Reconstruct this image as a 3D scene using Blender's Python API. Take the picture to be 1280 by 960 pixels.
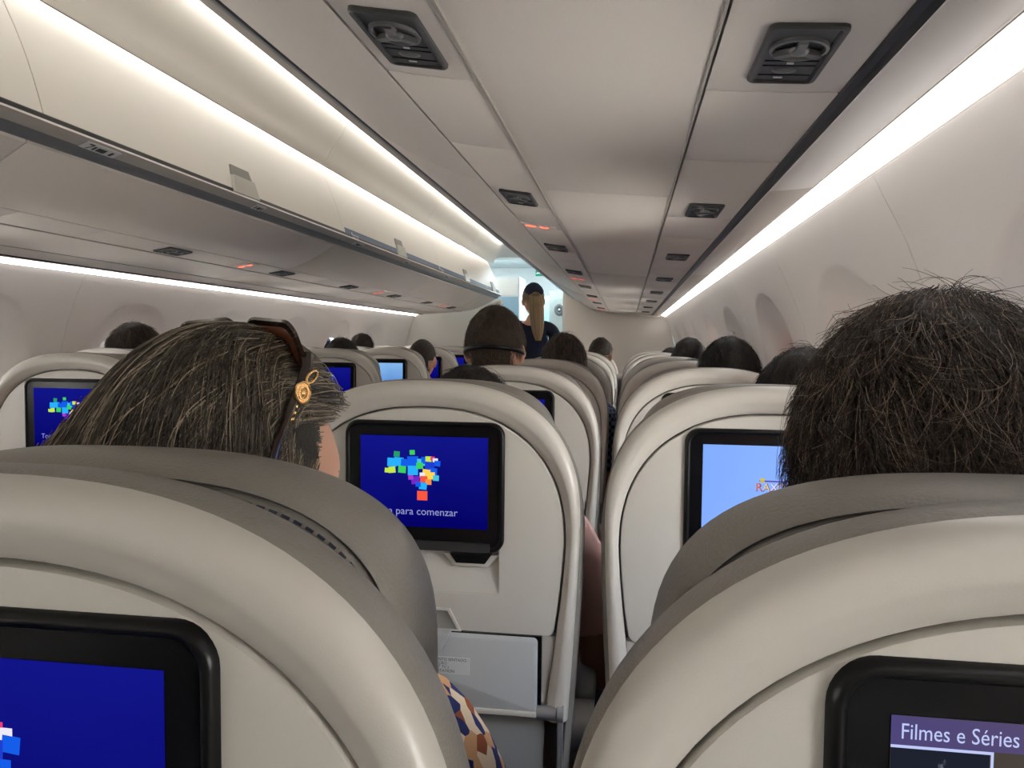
import bpy, bmesh, math, random
from mathutils import Vector, Matrix, Euler, noise
import numpy as np
random.seed(7)
rng = np.random.default_rng(7)
for o in list(bpy.data.objects):
    bpy.data.objects.remove(o)
SC = bpy.context.scene
COL = SC.collection

# ------------------------------------------------------------------ camera
CAM_X, CAM_Z = 0.83, 1.22
FPX = 961.0
yc = Vector((144, -51, 961)).normalized()            # forward axis of the cabin seen in lens axes (right, down, ahead)
x0 = Vector((yc.z, 0, -yc.x)).normalized()
z0 = x0.cross(yc) * -1.0
if z0.y > 0:
    z0 = -z0
R1 = math.radians(1.0)
xc = x0 * math.cos(R1) - z0 * math.sin(R1)
zc = z0 * math.cos(R1) + x0 * math.sin(R1)
right = Vector((xc.x, yc.x, zc.x)); up = -Vector((xc.y, yc.y, zc.y)); back = -Vector((xc.z, yc.z, zc.z))
cam_d = bpy.data.cameras.new('camera')
cam_d.sensor_width = 36.0
cam_d.lens = FPX / 1280.0 * 36.0
cam_d.clip_start = 0.02
cam = bpy.data.objects.new('camera', cam_d)
COL.objects.link(cam)
M4 = Matrix((right, up, back)).transposed().to_4x4()
M4.translation = Vector((CAM_X, 0.0, CAM_Z))
cam.matrix_world = M4
SC.camera = cam

# ------------------------------------------------------------------ world, exposure
W = bpy.data.worlds.new('daylight')
SC.world = W
W.use_nodes = True
nt = W.node_tree
nt.nodes.clear()
# flying above a bright cloud deck: near uniform white daylight, a little bluer overhead
wtc = nt.nodes.new('ShaderNodeTexCoord')
wsx = nt.nodes.new('ShaderNodeSeparateXYZ')
nt.links.new(wtc.outputs['Generated'], wsx.inputs[0])
wcr = nt.nodes.new('ShaderNodeValToRGB')
wcr.color_ramp.elements[0].position = 0.0; wcr.color_ramp.elements[0].color = (1.0, 0.93, 0.85, 1)
wcr.color_ramp.elements[1].position = 1.0; wcr.color_ramp.elements[1].color = (0.55, 0.72, 1.0, 1)
nt.links.new(wsx.outputs[2], wcr.inputs[0])
bgn = nt.nodes.new('ShaderNodeBackground')
bgn.inputs['Strength'].default_value = 34.0
nt.links.new(wcr.outputs[0], bgn.inputs[0])
wo = nt.nodes.new('ShaderNodeOutputWorld')
nt.links.new(bgn.outputs[0], wo.inputs[0])
SC.view_settings.view_transform = 'Standard'
SC.view_settings.look = 'None'
SC.view_settings.exposure = 0.20
SC.view_settings.gamma = 1.0
SC.view_settings.use_curve_mapping = False
COVE_POWER = 12.0        # over the bin doors
CEIL_POWER = 17.0        # LED strips above the bins
WALL_POWER = 5.2        # LED strips under the bins along the side walls
VEST_POWER = 20.0        # added ceiling panel standing in for door daylight in the entry area

# ------------------------------------------------------------------ materials
def srgb(r, g, b):
    def f(c):
        c /= 255.0
        return c / 12.92 if c <= 0.04045 else ((c + 0.055) / 1.055) ** 2.4
    return (f(r), f(g), f(b), 1.0)

def mat(name, col, rough=0.5, spec=0.5, metal=0.0, bump=0.0, bscale=200.0, var=0.0, vscale=8.0, coat=0.0, trans=0.0, alpha=1.0):
    m = bpy.data.materials.new(name)
    m.use_nodes = True
    t = m.node_tree
    p = t.nodes['Principled BSDF']
    p.inputs['Base Color'].default_value = col
    p.inputs['Roughness'].default_value = rough
    p.inputs['Specular IOR Level'].default_value = spec
    p.inputs['Metallic'].default_value = metal
    p.inputs['Coat Weight'].default_value = coat
    p.inputs['Transmission Weight'].default_value = trans
    p.inputs['Alpha'].default_value = alpha
    tc = t.nodes.new('ShaderNodeTexCoord')
    if var > 0:
        n = t.nodes.new('ShaderNodeTexNoise')
        n.inputs['Scale'].default_value = vscale
        n.inputs['Detail'].default_value = 4
        t.links.new(tc.outputs['Object'], n.inputs['Vector'])
        mr = t.nodes.new('ShaderNodeMapRange')
        mr.inputs['To Min'].default_value = 1 - var
        mr.inputs['To Max'].default_value = 1 + var
        t.links.new(n.outputs['Fac'], mr.inputs['Value'])
        mx = t.nodes.new('ShaderNodeVectorMath')
        mx.operation = 'SCALE'
        mx.inputs[0].default_value = col[:3]
        t.links.new(mr.outputs[0], mx.inputs['Scale'])
        t.links.new(mx.outputs[0], p.inputs['Base Color'])
    if bump > 0:
        n = t.nodes.new('ShaderNodeTexNoise')
        n.inputs['Scale'].default_value = bscale
        n.inputs['Detail'].default_value = 3
        t.links.new(tc.outputs['Object'], n.inputs['Vector'])
        b = t.nodes.new('ShaderNodeBump')
        b.inputs['Strength'].default_value = bump
        b.inputs['Distance'].default_value = 0.002
        t.links.new(n.outputs['Fac'], b.inputs['Height'])
        t.links.new(b.outputs[0], p.inputs['Normal'])
    return m

def emis(name, col, strength):
    m = bpy.data.materials.new(name)
    m.use_nodes = True
    t = m.node_tree
    t.nodes.clear()
    e = t.nodes.new('ShaderNodeEmission')
    e.inputs[0].default_value = col
    e.inputs[1].default_value = strength
    o = t.nodes.new('ShaderNodeOutputMaterial')
    t.links.new(e.outputs[0], o.inputs[0])
    return m

def gradient_screen(name, c0, c1, axis, strength):
    """screen picture: a colour run across the display"""
    m = emis(name, c0, strength)
    t = m.node_tree
    e = next(n for n in t.nodes if n.type == 'EMISSION')
    tc = t.nodes.new('ShaderNodeTexCoord')
    sx = t.nodes.new('ShaderNodeSeparateXYZ')
    cr = t.nodes.new('ShaderNodeValToRGB')
    cr.color_ramp.elements[0].color = c0
    cr.color_ramp.elements[1].color = c1
    t.links.new(tc.outputs['Generated'], sx.inputs[0])
    n = t.nodes.new('ShaderNodeTexNoise'); n.inputs['Scale'].default_value = 2.2
    t.links.new(tc.outputs['Generated'], n.inputs['Vector'])
    a = t.nodes.new('ShaderNodeMath'); a.operation = 'MULTIPLY_ADD'; a.inputs[1].default_value = 0.7
    t.links.new(sx.outputs[axis], a.inputs[0])
    b = t.nodes.new('ShaderNodeMath'); b.operation = 'MULTIPLY'; b.inputs[1].default_value = 0.35
    t.links.new(n.outputs['Fac'], b.inputs[0]); t.links.new(b.outputs[0], a.inputs[2])
    t.links.new(a.outputs[0], cr.inputs[0])
    t.links.new(cr.outputs[0], e.inputs[0])
    return m

M = {}
M['shell'] = mat('seat_shell_plastic', (0.50, 0.472, 0.425, 1), 0.33, 0.5, bump=0.06, bscale=900, var=0.015, vscale=5)
M['panel_plastic'] = mat('seat_panel_plastic', (0.50, 0.476, 0.432, 1), 0.42, 0.5, bump=0.08, bscale=1100)
M['tray'] = mat('tray_plastic', (0.40, 0.41, 0.41, 1), 0.38, 0.5, bump=0.06, bscale=900)
M['grey_plastic'] = mat('grey_plastic', (0.20, 0.205, 0.205, 1), 0.45, 0.5, bump=0.05, bscale=600)
M['leather'] = mat('grey_leather', (0.20, 0.184, 0.165, 1), 0.48, 0.45, bump=0.35, bscale=420, var=0.06, vscale=14)
M['stitch'] = mat('navy_thread', (0.03, 0.035, 0.06, 1), 0.8)
M['black'] = mat('black_plastic', (0.004, 0.004, 0.0045, 1), 0.30, 0.22)
M['glass_black'] = mat('black_glass', (0.004, 0.004, 0.005, 1), 0.22, 0.22)
M['bin'] = mat('bin_plastic', (0.65, 0.615, 0.565, 1), 0.45, 0.4, bump=0.04, bscale=300, var=0.01)
M['soffit'] = mat('soffit_plastic', (0.66, 0.605, 0.555, 1), 0.42, 0.4, bump=0.10, bscale=700, var=0.012)
M['soffit_tint'] = mat('soffit_plastic_rose', (0.57, 0.52, 0.485, 1), 0.42, 0.4, bump=0.10, bscale=700)
M['ceiling'] = mat('ceiling_plastic', (0.82, 0.79, 0.73, 1), 0.5, 0.3, bump=0.03, bscale=300)
M['wall'] = mat('sidewall_plastic', (0.78, 0.735, 0.69, 1), 0.42, 0.4, bump=0.05, bscale=500, var=0.012)
M['reveal'] = mat('window_reveal_plastic', (0.66, 0.64, 0.62, 1), 0.4, 0.4)
def shade_mat(name, col):
    m = mat(name, col, 0.5)
    t = m.node_tree; p = t.nodes['Principled BSDF']; o = next(n for n in t.nodes if n.type == 'OUTPUT_MATERIAL')
    tr = t.nodes.new('ShaderNodeBsdfTranslucent'); tr.inputs[0].default_value = col
    mx = t.nodes.new('ShaderNodeMixShader'); mx.inputs[0].default_value = 0.22
    t.links.new(p.outputs[0], mx.inputs[1]); t.links.new(tr.outputs[0], mx.inputs[2]); t.links.new(mx.outputs[0], o.inputs[0])
    return m
M['shade'] = shade_mat('window_shade_plastic', (0.55, 0.53, 0.51, 1))
M['shade_rose'] = shade_mat('window_shade_rose', (0.80, 0.52, 0.47, 1))  # pink window light put into the shade's own colour
M['rail'] = mat('rail_paint', (0.36, 0.335, 0.30, 1), 0.38, 0.5)
M['rail_dark'] = mat('rail_aluminium', (0.16, 0.165, 0.175, 1), 0.35, 0.5, metal=0.4)
M['rubber'] = mat('black_rubber', (0.010, 0.010, 0.012, 1), 0.38, 0.5)
M['psu'] = mat('service_unit_plastic', (0.055, 0.055, 0.055, 1), 0.42, 0.5, bump=0.04, bscale=700)
M['psu_dark'] = mat('service_unit_dark', (0.010, 0.010, 0.011, 1), 0.4)
M['psu_ring'] = mat('service_unit_ring', (0.12, 0.12, 0.12, 1), 0.3, 0.6)
M['white_print'] = mat('white_print', (0.75, 0.75, 0.75, 1), 0.5)
M['black_print'] = mat('black_print', (0.015, 0.015, 0.015, 1), 0.6)
M['placard'] = mat('placard_white', (0.55, 0.56, 0.56, 1), 0.5)
M['blue_band'] = mat('blue_grey_band', (0.085, 0.125, 0.20, 1), 0.5)
M['bulkhead'] = mat('bulkhead_laminate', (0.80, 0.73, 0.66, 1), 0.5, 0.3, bump=0.05, bscale=400)
M['bulkhead_grey'] = mat('bulkhead_laminate_grey', (0.70, 0.66, 0.61, 1), 0.5, 0.3, bump=0.05, bscale=400)
M['trim_white'] = mat('white_trim', (0.75, 0.74, 0.70, 1), 0.4)
M['vest'] = mat('entry_panel_white', (0.70, 0.74, 0.74, 1), 0.5)
M['vest_blue'] = mat('entry_panel_blue', (0.25, 0.40, 0.50, 1), 0.5)
M['vest_door'] = mat('entry_door_grey', (0.30, 0.33, 0.32, 1), 0.5)
M['dark_grey'] = mat('dark_grey_metal', (0.09, 0.10, 0.10, 1), 0.4)
M['carpet'] = mat('carpet_navy', (0.03, 0.035, 0.05, 1), 0.95, 0.1, bump=0.6, bscale=900, var=0.3, vscale=120)
M['steel'] = mat('steel', (0.35, 0.36, 0.37, 1), 0.35, 0.5, metal=0.7)
M['latch_light'] = mat('latch_light', (0.42, 0.41, 0.37, 1), 0.35)
M['latch_dark'] = mat('latch_dark', (0.20, 0.195, 0.18, 1), 0.4)
M['led'] = emis('led_white', (1.0, 0.955, 0.895, 1), COVE_POWER)
M['led_ceiling'] = emis('led_ceiling_white', (1.0, 0.955, 0.895, 1), CEIL_POWER)
M['led_wall'] = emis('led_wall_white', (1.0, 0.97, 0.95, 1), WALL_POWER)
M['led_vest'] = emis('led_entry', (0.80, 0.95, 1.0, 1), VEST_POWER)
M['red_lamp'] = emis('red_symbol', (1.0, 0.10, 0.05, 1), 3.0)
M['exit_green'] = emis('exit_green', (0.03, 0.42, 0.27, 1), 0.8)
M['exit_white'] = emis('exit_white', (0.75, 1.0, 0.9, 1), 1.2)
M['scr_blue'] = gradient_screen('screen_blue', srgb(4, 2, 105), srgb(22, 26, 150), 2, 0.75)
M['scr_blue'].node_tree.nodes['Color Ramp'].color_ramp.elements[0].position = 0.15
M['scr_sky'] = gradient_screen('screen_sky', srgb(120, 160, 242), srgb(140, 178, 255), 0, 1.0)
M['scr_menu'] = gradient_screen('screen_menu', srgb(60, 55, 52), srgb(92, 82, 72), 0, 0.9)
M['scr_dark'] = gradient_screen('screen_landscape', srgb(60, 110, 190), srgb(140, 190, 240), 2, 0.9)
def pane_mat():
    m = bpy.data.materials.new('acrylic_pane'); m.use_nodes = True
    t = m.node_tree; t.nodes.clear()
    tr = t.nodes.new('ShaderNodeBsdfTransparent'); tr.inputs[0].default_value = (0.93, 0.95, 0.96, 1)
    gl = t.nodes.new('ShaderNodeBsdfGlossy'); gl.inputs['Roughness'].default_value = 0.05
    fr = t.nodes.new('ShaderNodeFresnel'); fr.inputs[0].default_value = 1.3
    mx = t.nodes.new('ShaderNodeMixShader'); o = t.nodes.new('ShaderNodeOutputMaterial')
    t.links.new(fr.outputs[0], mx.inputs[0]); t.links.new(tr.outputs[0], mx.inputs[1]); t.links.new(gl.outputs[0], mx.inputs[2]); t.links.new(mx.outputs[0], o.inputs[0])
    return m
M['pane'] = pane_mat()
M['skin'] = mat('skin_light', (0.50, 0.27, 0.18, 1), 0.5, 0.4, bump=0.08, bscale=500, var=0.06, vscale=30)
M['skin_tan'] = mat('skin_tan', (0.30, 0.15, 0.095, 1), 0.5, 0.4, bump=0.08, bscale=500, var=0.06, vscale=30)
M['eye'] = mat('eye_white', (0.75, 0.73, 0.70, 1), 0.2)
M['gold'] = mat('gold_metal', (0.80, 0.50, 0.22, 1), 0.25, 0.5, metal=1.0)
M['tortoise'] = mat('brown_acetate', (0.020, 0.008, 0.005, 1), 0.15, 0.5, coat=0.5)
M['lens_brown'] = mat('brown_lens', (0.10, 0.03, 0.012, 1), 0.08, 0.5, coat=0.5)
M['trousers'] = mat('dark_denim', (0.02, 0.03, 0.06, 1), 0.85, 0.2, bump=0.3, bscale=900)

# ------------------------------------------------------------------ mesh helpers
def add(name, verts, faces, m=None, parent=None, smooth=True, mats=None, fmats=None):
    me = bpy.data.meshes.new(name)
    me.from_pydata([tuple(v) for v in verts], [], faces)
    if mats:
        for q in mats:
            me.materials.append(q)
        if fmats:
            me.polygons.foreach_set('material_index', fmats)
    elif m:
        me.materials.append(m)
    if smooth:
        me.polygons.foreach_set('use_smooth', [True] * len(me.polygons))
    me.update()
    o = bpy.data.objects.new(name, me)
    COL.objects.link(o)
    if parent:
        o.parent = parent
    return o

def fix(o, angle=None, bevel=0, seg=2):
    """recalculate normals, optional bevel, optional sharp edges by angle"""
    bm = bmesh.new(); bm.from_mesh(o.data)
    bmesh.ops.remove_doubles(bm, verts=bm.verts, dist=1e-6)
    bmesh.ops.recalc_face_normals(bm, faces=bm.faces)
    if bevel:
        bmesh.ops.bevel(bm, geom=[e for e in bm.edges if len(e.link_faces) == 2 and e.calc_face_angle(0) > 0.5] , offset=bevel, segments=seg, profile=0.5, affect='EDGES')
    bm.to_mesh(o.data); bm.free()
    if angle:
        o.data.set_sharp_from_angle(angle=math.radians(angle))
    return o

class MB:
    """collects simple shapes into one mesh"""
    def __init__(s): s.v = []; s.f = []; s.m = []; s.cur = 0
    def quad_strip(s, rings, closed=True, cap0=False, cap1=False):
        b = len(s.v); n = len(rings[0])
        for r in rings: s.v.extend(tuple(p) for p in r)
        for i in range(len(rings) - 1):
            for j in range(n if closed else n - 1):
                k = (j + 1) % n
                s.f.append((b + i*n + j, b + i*n + k, b + (i+1)*n + k, b + (i+1)*n + j)); s.m.append(s.cur)
        if cap0: s.f.append(tuple(b + j for j in range(n - 1, -1, -1))); s.m.append(s.cur)
        if cap1: s.f.append(tuple(b + (len(rings)-1)*n + j for j in range(n))); s.m.append(s.cur)
        return s
    def box(s, c, size, rot=None):
        hx, hy, hz = size[0]/2, size[1]/2, size[2]/2
        p = [Vector((x, y, z)) for x in (-hx, hx) for y in (-hy, hy) for z in (-hz, hz)]
        if rot is not None: p = [rot @ q for q in p]
        b = len(s.v); s.v.extend(tuple(q + Vector(c)) for q in p)
        for f in ((0,1,3,2),(4,6,7,5),(0,4,5,1),(2,3,7,6),(0,2,6,4),(1,5,7,3)):
            s.f.append(tuple(b + i for i in f)); s.m.append(s.cur)
        return s
    def tube(s, pts, r, n=8, cap=True):
        pts = [Vector(p) for p in pts]
        rings = []
        rr = r if isinstance(r, (list, tuple)) else [r]*len(pts)
        pu = None
        for i, p in enumerate(pts):
            d = (pts[min(i+1, len(pts)-1)] - pts[max(i-1, 0)]).normalized()
            a = Vector((0,0,1)) if abs(d.z) < 0.9 else Vector((1,0,0))
            if pu is not None: a = pu
            u = d.cross(a).normalized() if pu is None else (pu - d * pu.dot(d)).normalized()
            pu = u
            w = d.cross(u)
            rings.append([p + (u*math.cos(t) + w*math.sin(t))*rr[i] for t in [2*math.pi*k/n for k in range(n)]])
        return s.quad_strip(rings, True, cap, cap)
    def ellipsoid(s, c, r, nu=16, nv=10, rot=None):
        rings = []
        for i in range(nv + 1):
            ph = -math.pi/2 + math.pi*i/nv
            ph = max(-math.pi/2 + 0.02, min(math.pi/2 - 0.02, ph))
            ring = []
            for j in range(nu):
                th = 2*math.pi*j/nu
                q = Vector((r[0]*math.cos(ph)*math.cos(th), r[1]*math.cos(ph)*math.sin(th), r[2]*math.sin(ph)))
                if rot is not None: q = rot @ q
                ring.append(q + Vector(c))
            rings.append(ring)
        return s.quad_strip(rings, True, True, True)
    def build(s, name, m=None, parent=None, smooth=True, angle=40, bevel=0, mats=None):
        o = add(name, s.v, s.f, m, parent, smooth, mats, s.m if mats else None)
        return fix(o, angle if smooth else None, bevel)

def empty(name, loc=(0,0,0), rot=(0,0,0)):
    o = bpy.data.objects.new(name, None)
    o.location = loc; o.rotation_euler = rot
    o.empty_display_size = 0.1
    COL.objects.link(o)
    return o

def tag(o, label=None, cat=None, group=None, kind=None):
    if label: o['label'] = label
    if cat: o['category'] = cat
    if group: o['group'] = group
    if kind: o['kind'] = kind
    return o

def copy_tree(o, parent=None):
    c = o.copy(); COL.objects.link(c)
    if parent is not None: c.parent = parent
    for ch in list(o.children): copy_tree(ch, c)
    return c

def text(name, s, size, m, loc, rot, parent=None, extrude=0.0002, align='CENTER', font_scale=1.0):
    cu = bpy.data.curves.new(name, 'FONT')
    cu.body = s; cu.size = size; cu.align_x = align; cu.align_y = 'CENTER'; cu.extrude = extrude
    cu.resolution_u = 3
    tmp = bpy.data.objects.new(name, cu); COL.objects.link(tmp)
    dg = bpy.context.evaluated_depsgraph_get()
    me = bpy.data.meshes.new_from_object(tmp.evaluated_get(dg))
    bpy.data.objects.remove(tmp)
    me.materials.clear(); me.materials.append(m)
    o = bpy.data.objects.new(name, me); COL.objects.link(o)
    o.location = loc; o.rotation_euler = rot
    if parent: o.parent = parent
    return o

def rrect(w, h, r, n=6, cx=0, cz=0):
    """rounded rectangle in x-z, counter-clockwise"""
    pts = []
    for (sx, sz, a0) in ((1,1,0),(-1,1,90),(-1,-1,180),(1,-1,270)):
        for k in range(n + 1):
            a = math.radians(a0 + 90*k/n)
            pts.append((cx + sx*(w - r) + r*math.cos(a), cz + sz*(h - r) + r*math.sin(a)))
    return pts

# ------------------------------------------------------------------ the cabin shell
Y0, Y1 = -4.0, 7.0
UP = [(0.345, 1.616), (0.437, 1.563), (0.50, 1.533), (0.575, 1.508), (0.67, 1.494), (0.90, 1.476), (1.04, 1.468), (1.13, 1.474)]
def under(x):
    for (a, za), (b, zb) in zip(UP, UP[1:]):
        if x <= b: return za + (zb - za)*(x - a)/(b - a)
    return UP[-1][1]
WP = [(1.15, 1.50), (1.16, 1.456), (1.18, 1.42), (1.205, 1.37), (1.245, 1.27), (1.275, 1.15), (1.292, 1.02), (1.30, 0.9), (1.295, 0.65), (1.26, 0.32), (1.16, 0.0)]
def wallx(z):
    for (xa, a), (xb, b) in zip(WP, WP[1:]):
        if z >= b: return xb + (xa - xb)*(z - b)/(a - b)
    return WP[-1][0]
fl = MB().box((0, 3.05, -0.03), (3.0, 14.3, 0.06)).build('floor', M['carpet'], smooth=False); tag(fl, kind='structure')

# aisle ceiling: shallow dome panels above the bins
cl = empty('ceiling'); tag(cl, kind='structure')
CPS = [[(-0.412, 1.945), (-0.405, 1.931), (-0.398, 1.937), (-0.385, 1.965), (-0.36, 2.005), (-0.325, 2.05), (-0.30, 2.10), (-0.27, 2.13)], [(-0.25, 2.085), (-0.235, 2.072), (-0.18, 2.085), (0, 2.095), (0.18, 2.085), (0.235, 2.072), (0.25, 2.085)]]
CPS.append([(-x, z) for x, z in CPS[0]])
cy = [-4.0, -1.8, -0.2, 1.42, 3.02, 4.62, 5.9, 7.0]
for a, b, CP in [(a, b, c) for a, b in zip(cy, cy[1:]) for c in CPS]:
    lo = [(x, a + 0.0012, z) for x, z in CP]; hi = [(x, b - 0.0012, z) for x, z in CP]
    lo2 = [(x, a + 0.0012, z + 0.012) for x, z in CP]; hi2 = [(x, b - 0.0012, z + 0.012) for x, z in CP]
    MB().quad_strip([lo2, lo, hi, hi2, lo2], closed=False).build('panel', M['ceiling'], cl)

# underside panels, trim_1 = right, trim_2 = left
def soffit_panel(root, s, xa, xb, ya, yb, m, n=6, g=0.0012):
    xs = [xa + g + (xb - xa - 2*g)*k/n for k in range(n + 1)]
    pts = [(x, under(x)) for x in xs]
    loop = [(pts[0][0], pts[0][1] + 0.012)] + [(pts[0][0], pts[0][1] + 0.001)] + pts[1:-1] + [(pts[-1][0], pts[-1][1] + 0.001)] + [(pts[-1][0], pts[-1][1] + 0.012)]
    def ring(y, dz): return [(s*x, y, z + dz) for x, z in loop]
    return MB().quad_strip([ring(ya + g, 0.012), ring(ya + g + 0.0004, 0.001), ring(ya + g + 0.002, 0), ring(yb - g - 0.002, 0), ring(yb - g - 0.0004, 0.001), ring(yb - g, 0.012)], closed=False).build('panel', m, root)
def strip_along(root, name, s, prof, ya, yb, m):
    r0 = [(s*x, ya, z) for x, z in prof]; r1 = [(s*x, yb, z) for x, z in prof]
    return MB().quad_strip([r0, r1], True, True, True).build(name, m, root, angle=30)
BIN_Y = [-4.0, -1.86, -0.235, 1.395, 3.03, 4.655, 6.29, 6.9]
PSU_OFF = {1: 0.71, -1: 2.30 - 0.79*2}
for s, nm in ((1, 'trim_1'), (-1, 'trim_2')):
    root = empty(nm); tag(root, kind='structure')
    for a, b in zip(BIN_Y, BIN_Y[1:]):
        soffit_panel(root, s, 0.36, 0.567, a, b, M['soffit'])
        soffit_panel(root, s, 0.672, 0.90, a, b, M['soffit'])
    off = PSU_OFF[s]
    ys = []
    k = -5
    while off + 0.79*k < 7.2:
        c = off + 0.79*k
        ys += [c - 0.385, c + 0.105]; k += 1
    ys = [max(Y0, min(6.9, y)) for y in ys]
    ys = sorted(set([Y0] + ys + [6.9]))
    for a, b in zip(ys, ys[1:]):
        soffit_panel(root, s, 0.569, 0.67, a, b, M['soffit'], 3)
        soffit_panel(root, s, 0.903, 1.034, a, b, M['soffit'], 3)
    oy = [Y0 + 0.0] + [1.32 + 1.58*k for k in range(-2, 4)] + [6.9]
    for a, b in zip(oy, oy[1:]):
        soffit_panel(root, s, 1.052, 1.1232, a, b, M['soffit'], 4)
    # dark air channel between the service panels and the outer panel, and the light bead beside the seams
    strip_along(root, 'air_channel', s, [(1.030, 1.482), (1.034, 1.4665), (1.040, 1.4645), (1.044, 1.470), (1.050, 1.4655), (1.055, 1.470), (1.057, 1.482)], Y0, 6.9, M['rubber'])
    strip_along(root, 'seam_bead', s, [(0.6685, 1.497), (0.6690, 1.4925), (0.6725, 1.492), (0.6735, 1.497)], Y0, 6.9, M['rail'])
    strip_along(root, 'seam_bead', s, [(0.8985, 1.479), (0.8990, 1.475), (0.9012, 1.475), (0.9018, 1.479)], Y0, 6.9, M['rail'])
    # dark closing board above the panels (keeps the joints dark)
    prof = [(x, z + 0.014) for x, z in UP[1:]]
    MB().quad_strip([[(s*x, Y0, z) for x, z in prof], [(s*x, 6.9, z) for x, z in prof]], closed=False).build('backing_board', M['psu_dark'], root)

# LED strips: under the bins (along the walls) and above the bins (coves)
names = {1: 'right', -1: 'left'}
ordw = ['rearmost', 'behind the camera', 'nearest', 'second', 'third', 'fourth', 'fifth', 'farthest', 'last']
for s in (1, -1):
    ly = [Y0, -1.98, -0.4, 1.18, 2.76, 4.34, 5.92, 7.0]
    for i, (a, b) in enumerate(zip(ly, ly[1:])):
        r = empty('light_strip', (s*1.1425, (a + b)/2, 1.4655))
        tag(r, f'white light strip where the {names[s]} wall meets the bins, {ordw[i]} length', 'light', 'light strips along the walls')
        L = (b - a)/2 - 0.001
        MB().quad_strip([[(-s*0.0185, -L, 0.0070), (0, -L, 0.0004), (s*0.0185, -L, -0.0070)], [(-s*0.0185, L, 0.0070), (0, L, 0.0004), (s*0.0185, L, -0.0070)]], closed=False).build('diffuser', M['led_wall'], r)
        MB().box((0, 0, 0.016), (0.036, 2*L, 0.014)).build('housing', M['rail'], r, smooth=False)
    for i, (a, b) in enumerate(zip(BIN_Y, BIN_Y[1:])):
      for (lx, lz, what) in ((0.423, 1.968, 'hidden above the doors of'), (0.262, 2.112, 'hidden above the ceiling panel beside')):
        r = empty('cove_light', (s*lx, (a + b)/2, lz))
        tag(r, f'white cove light {what} the {names[s]} bins, {ordw[i]} length', 'light', 'cove lights above the bins')
        L = (b - a)/2 - 0.004
        if lz > 2: r.rotation_euler = (0, -s*0.75, 0)
        MB().quad_strip([[(-0.008, -L, 0), (0.008, -L, 0)], [(-0.008, L, 0), (0.008, L, 0)]], closed=False).build('diffuser', M['led_ceiling'] if lz > 2 else M['led'], r)
        MB().box((0, 0, 0.008), (0.022, 2*L, 0.012)).build('housing', M['rail'], r, smooth=False)

# side walls: one panel per window
WIN_C = 1.10
WOFF = {1: 2.32, -1: 2.21}
def wall_panel(root, s, yc_, w0, w1):
    n = 64
    def X(z): return s*wallx(z)
    z0_, z1_ = 0.0, 1.4555
    outer, oval, oval2 = [], [], []
    for k in range(n):
        t = 2*math.pi*k/n
        c, q = math.cos(t), math.sin(t)
        e = 2/2.3
        oy = math.copysign(abs(c)**e, c)*0.245; oz = math.copysign(abs(q)**e, q)*0.262
        oval.append((oy, WIN_C + oz))
        # to the rectangle border
        ty = (w1 - yc_ if c > 0 else w0 - yc_)/c if abs(c) > 1e-6 else 1e9
        tz = (z1_ - WIN_C if q > 0 else z0_ - WIN_C)/q if abs(q) > 1e-6 else 1e9
        tt = min(ty, tz)
        outer.append((tt*c, WIN_C + tt*q))
    # snap nearest points to the corners
    for (qy, qz) in ((w0 - yc_, z0_), (w1 - yc_, z0_), (w0 - yc_, z1_), (w1 - yc_, z1_)):
        j = min(range(n), key=lambda i: (outer[i][0]-qy)**2 + (outer[i][1]-qz)**2)
        outer[j] = (qy, qz)
    rings = []
    g = 0.001
    for f, dx in ((0, 0.012), (0.004, 0.0), (0.15, 0), (0.3, 0), (0.45, 0), (0.6, 0), (0.75, 0), (0.9, 0), (0.97, 0.0), (1.0, 0.003)):
        ring = []
        for (ay, az), (by, bz) in zip(outer, oval):
            y = ay + (by - ay)*f; z = az + (bz - az)*f
            y = max(w0 - yc_ + g, min(w1 - yc_ - g, y))
            ring.append((X(z) + s*dx, yc_ + y, z))
        rings.append(ring)
    for f, dx in ((0.93, 0.008), (0.80, 0.017), (0.68, 0.030), (0.60, 0.045), (0.56, 0.058)):
        rings.append([(X(WIN_C + (z - WIN_C)*f) + s*dx, yc_ + y*f, WIN_C + (z - WIN_C)*f) for y, z in oval])
    mb = MB(); mb.quad_strip(rings, True)
    o = mb.build('panel', M['wall'], root, angle=60)
    return oval
win_n = 0
shades = {(1, 0): 'rose', (1, 1): 'shut', (1, -1): 'open', (1, 2): 'open', (1, 3): 'open', (1, 4): 'open', (-1, 0): 'half', (-1, 1): 'half', (-1, 2): 'open', (-1, 3): 'half', (-1, 4): 'open', (-1, 5): 'half'}
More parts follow.
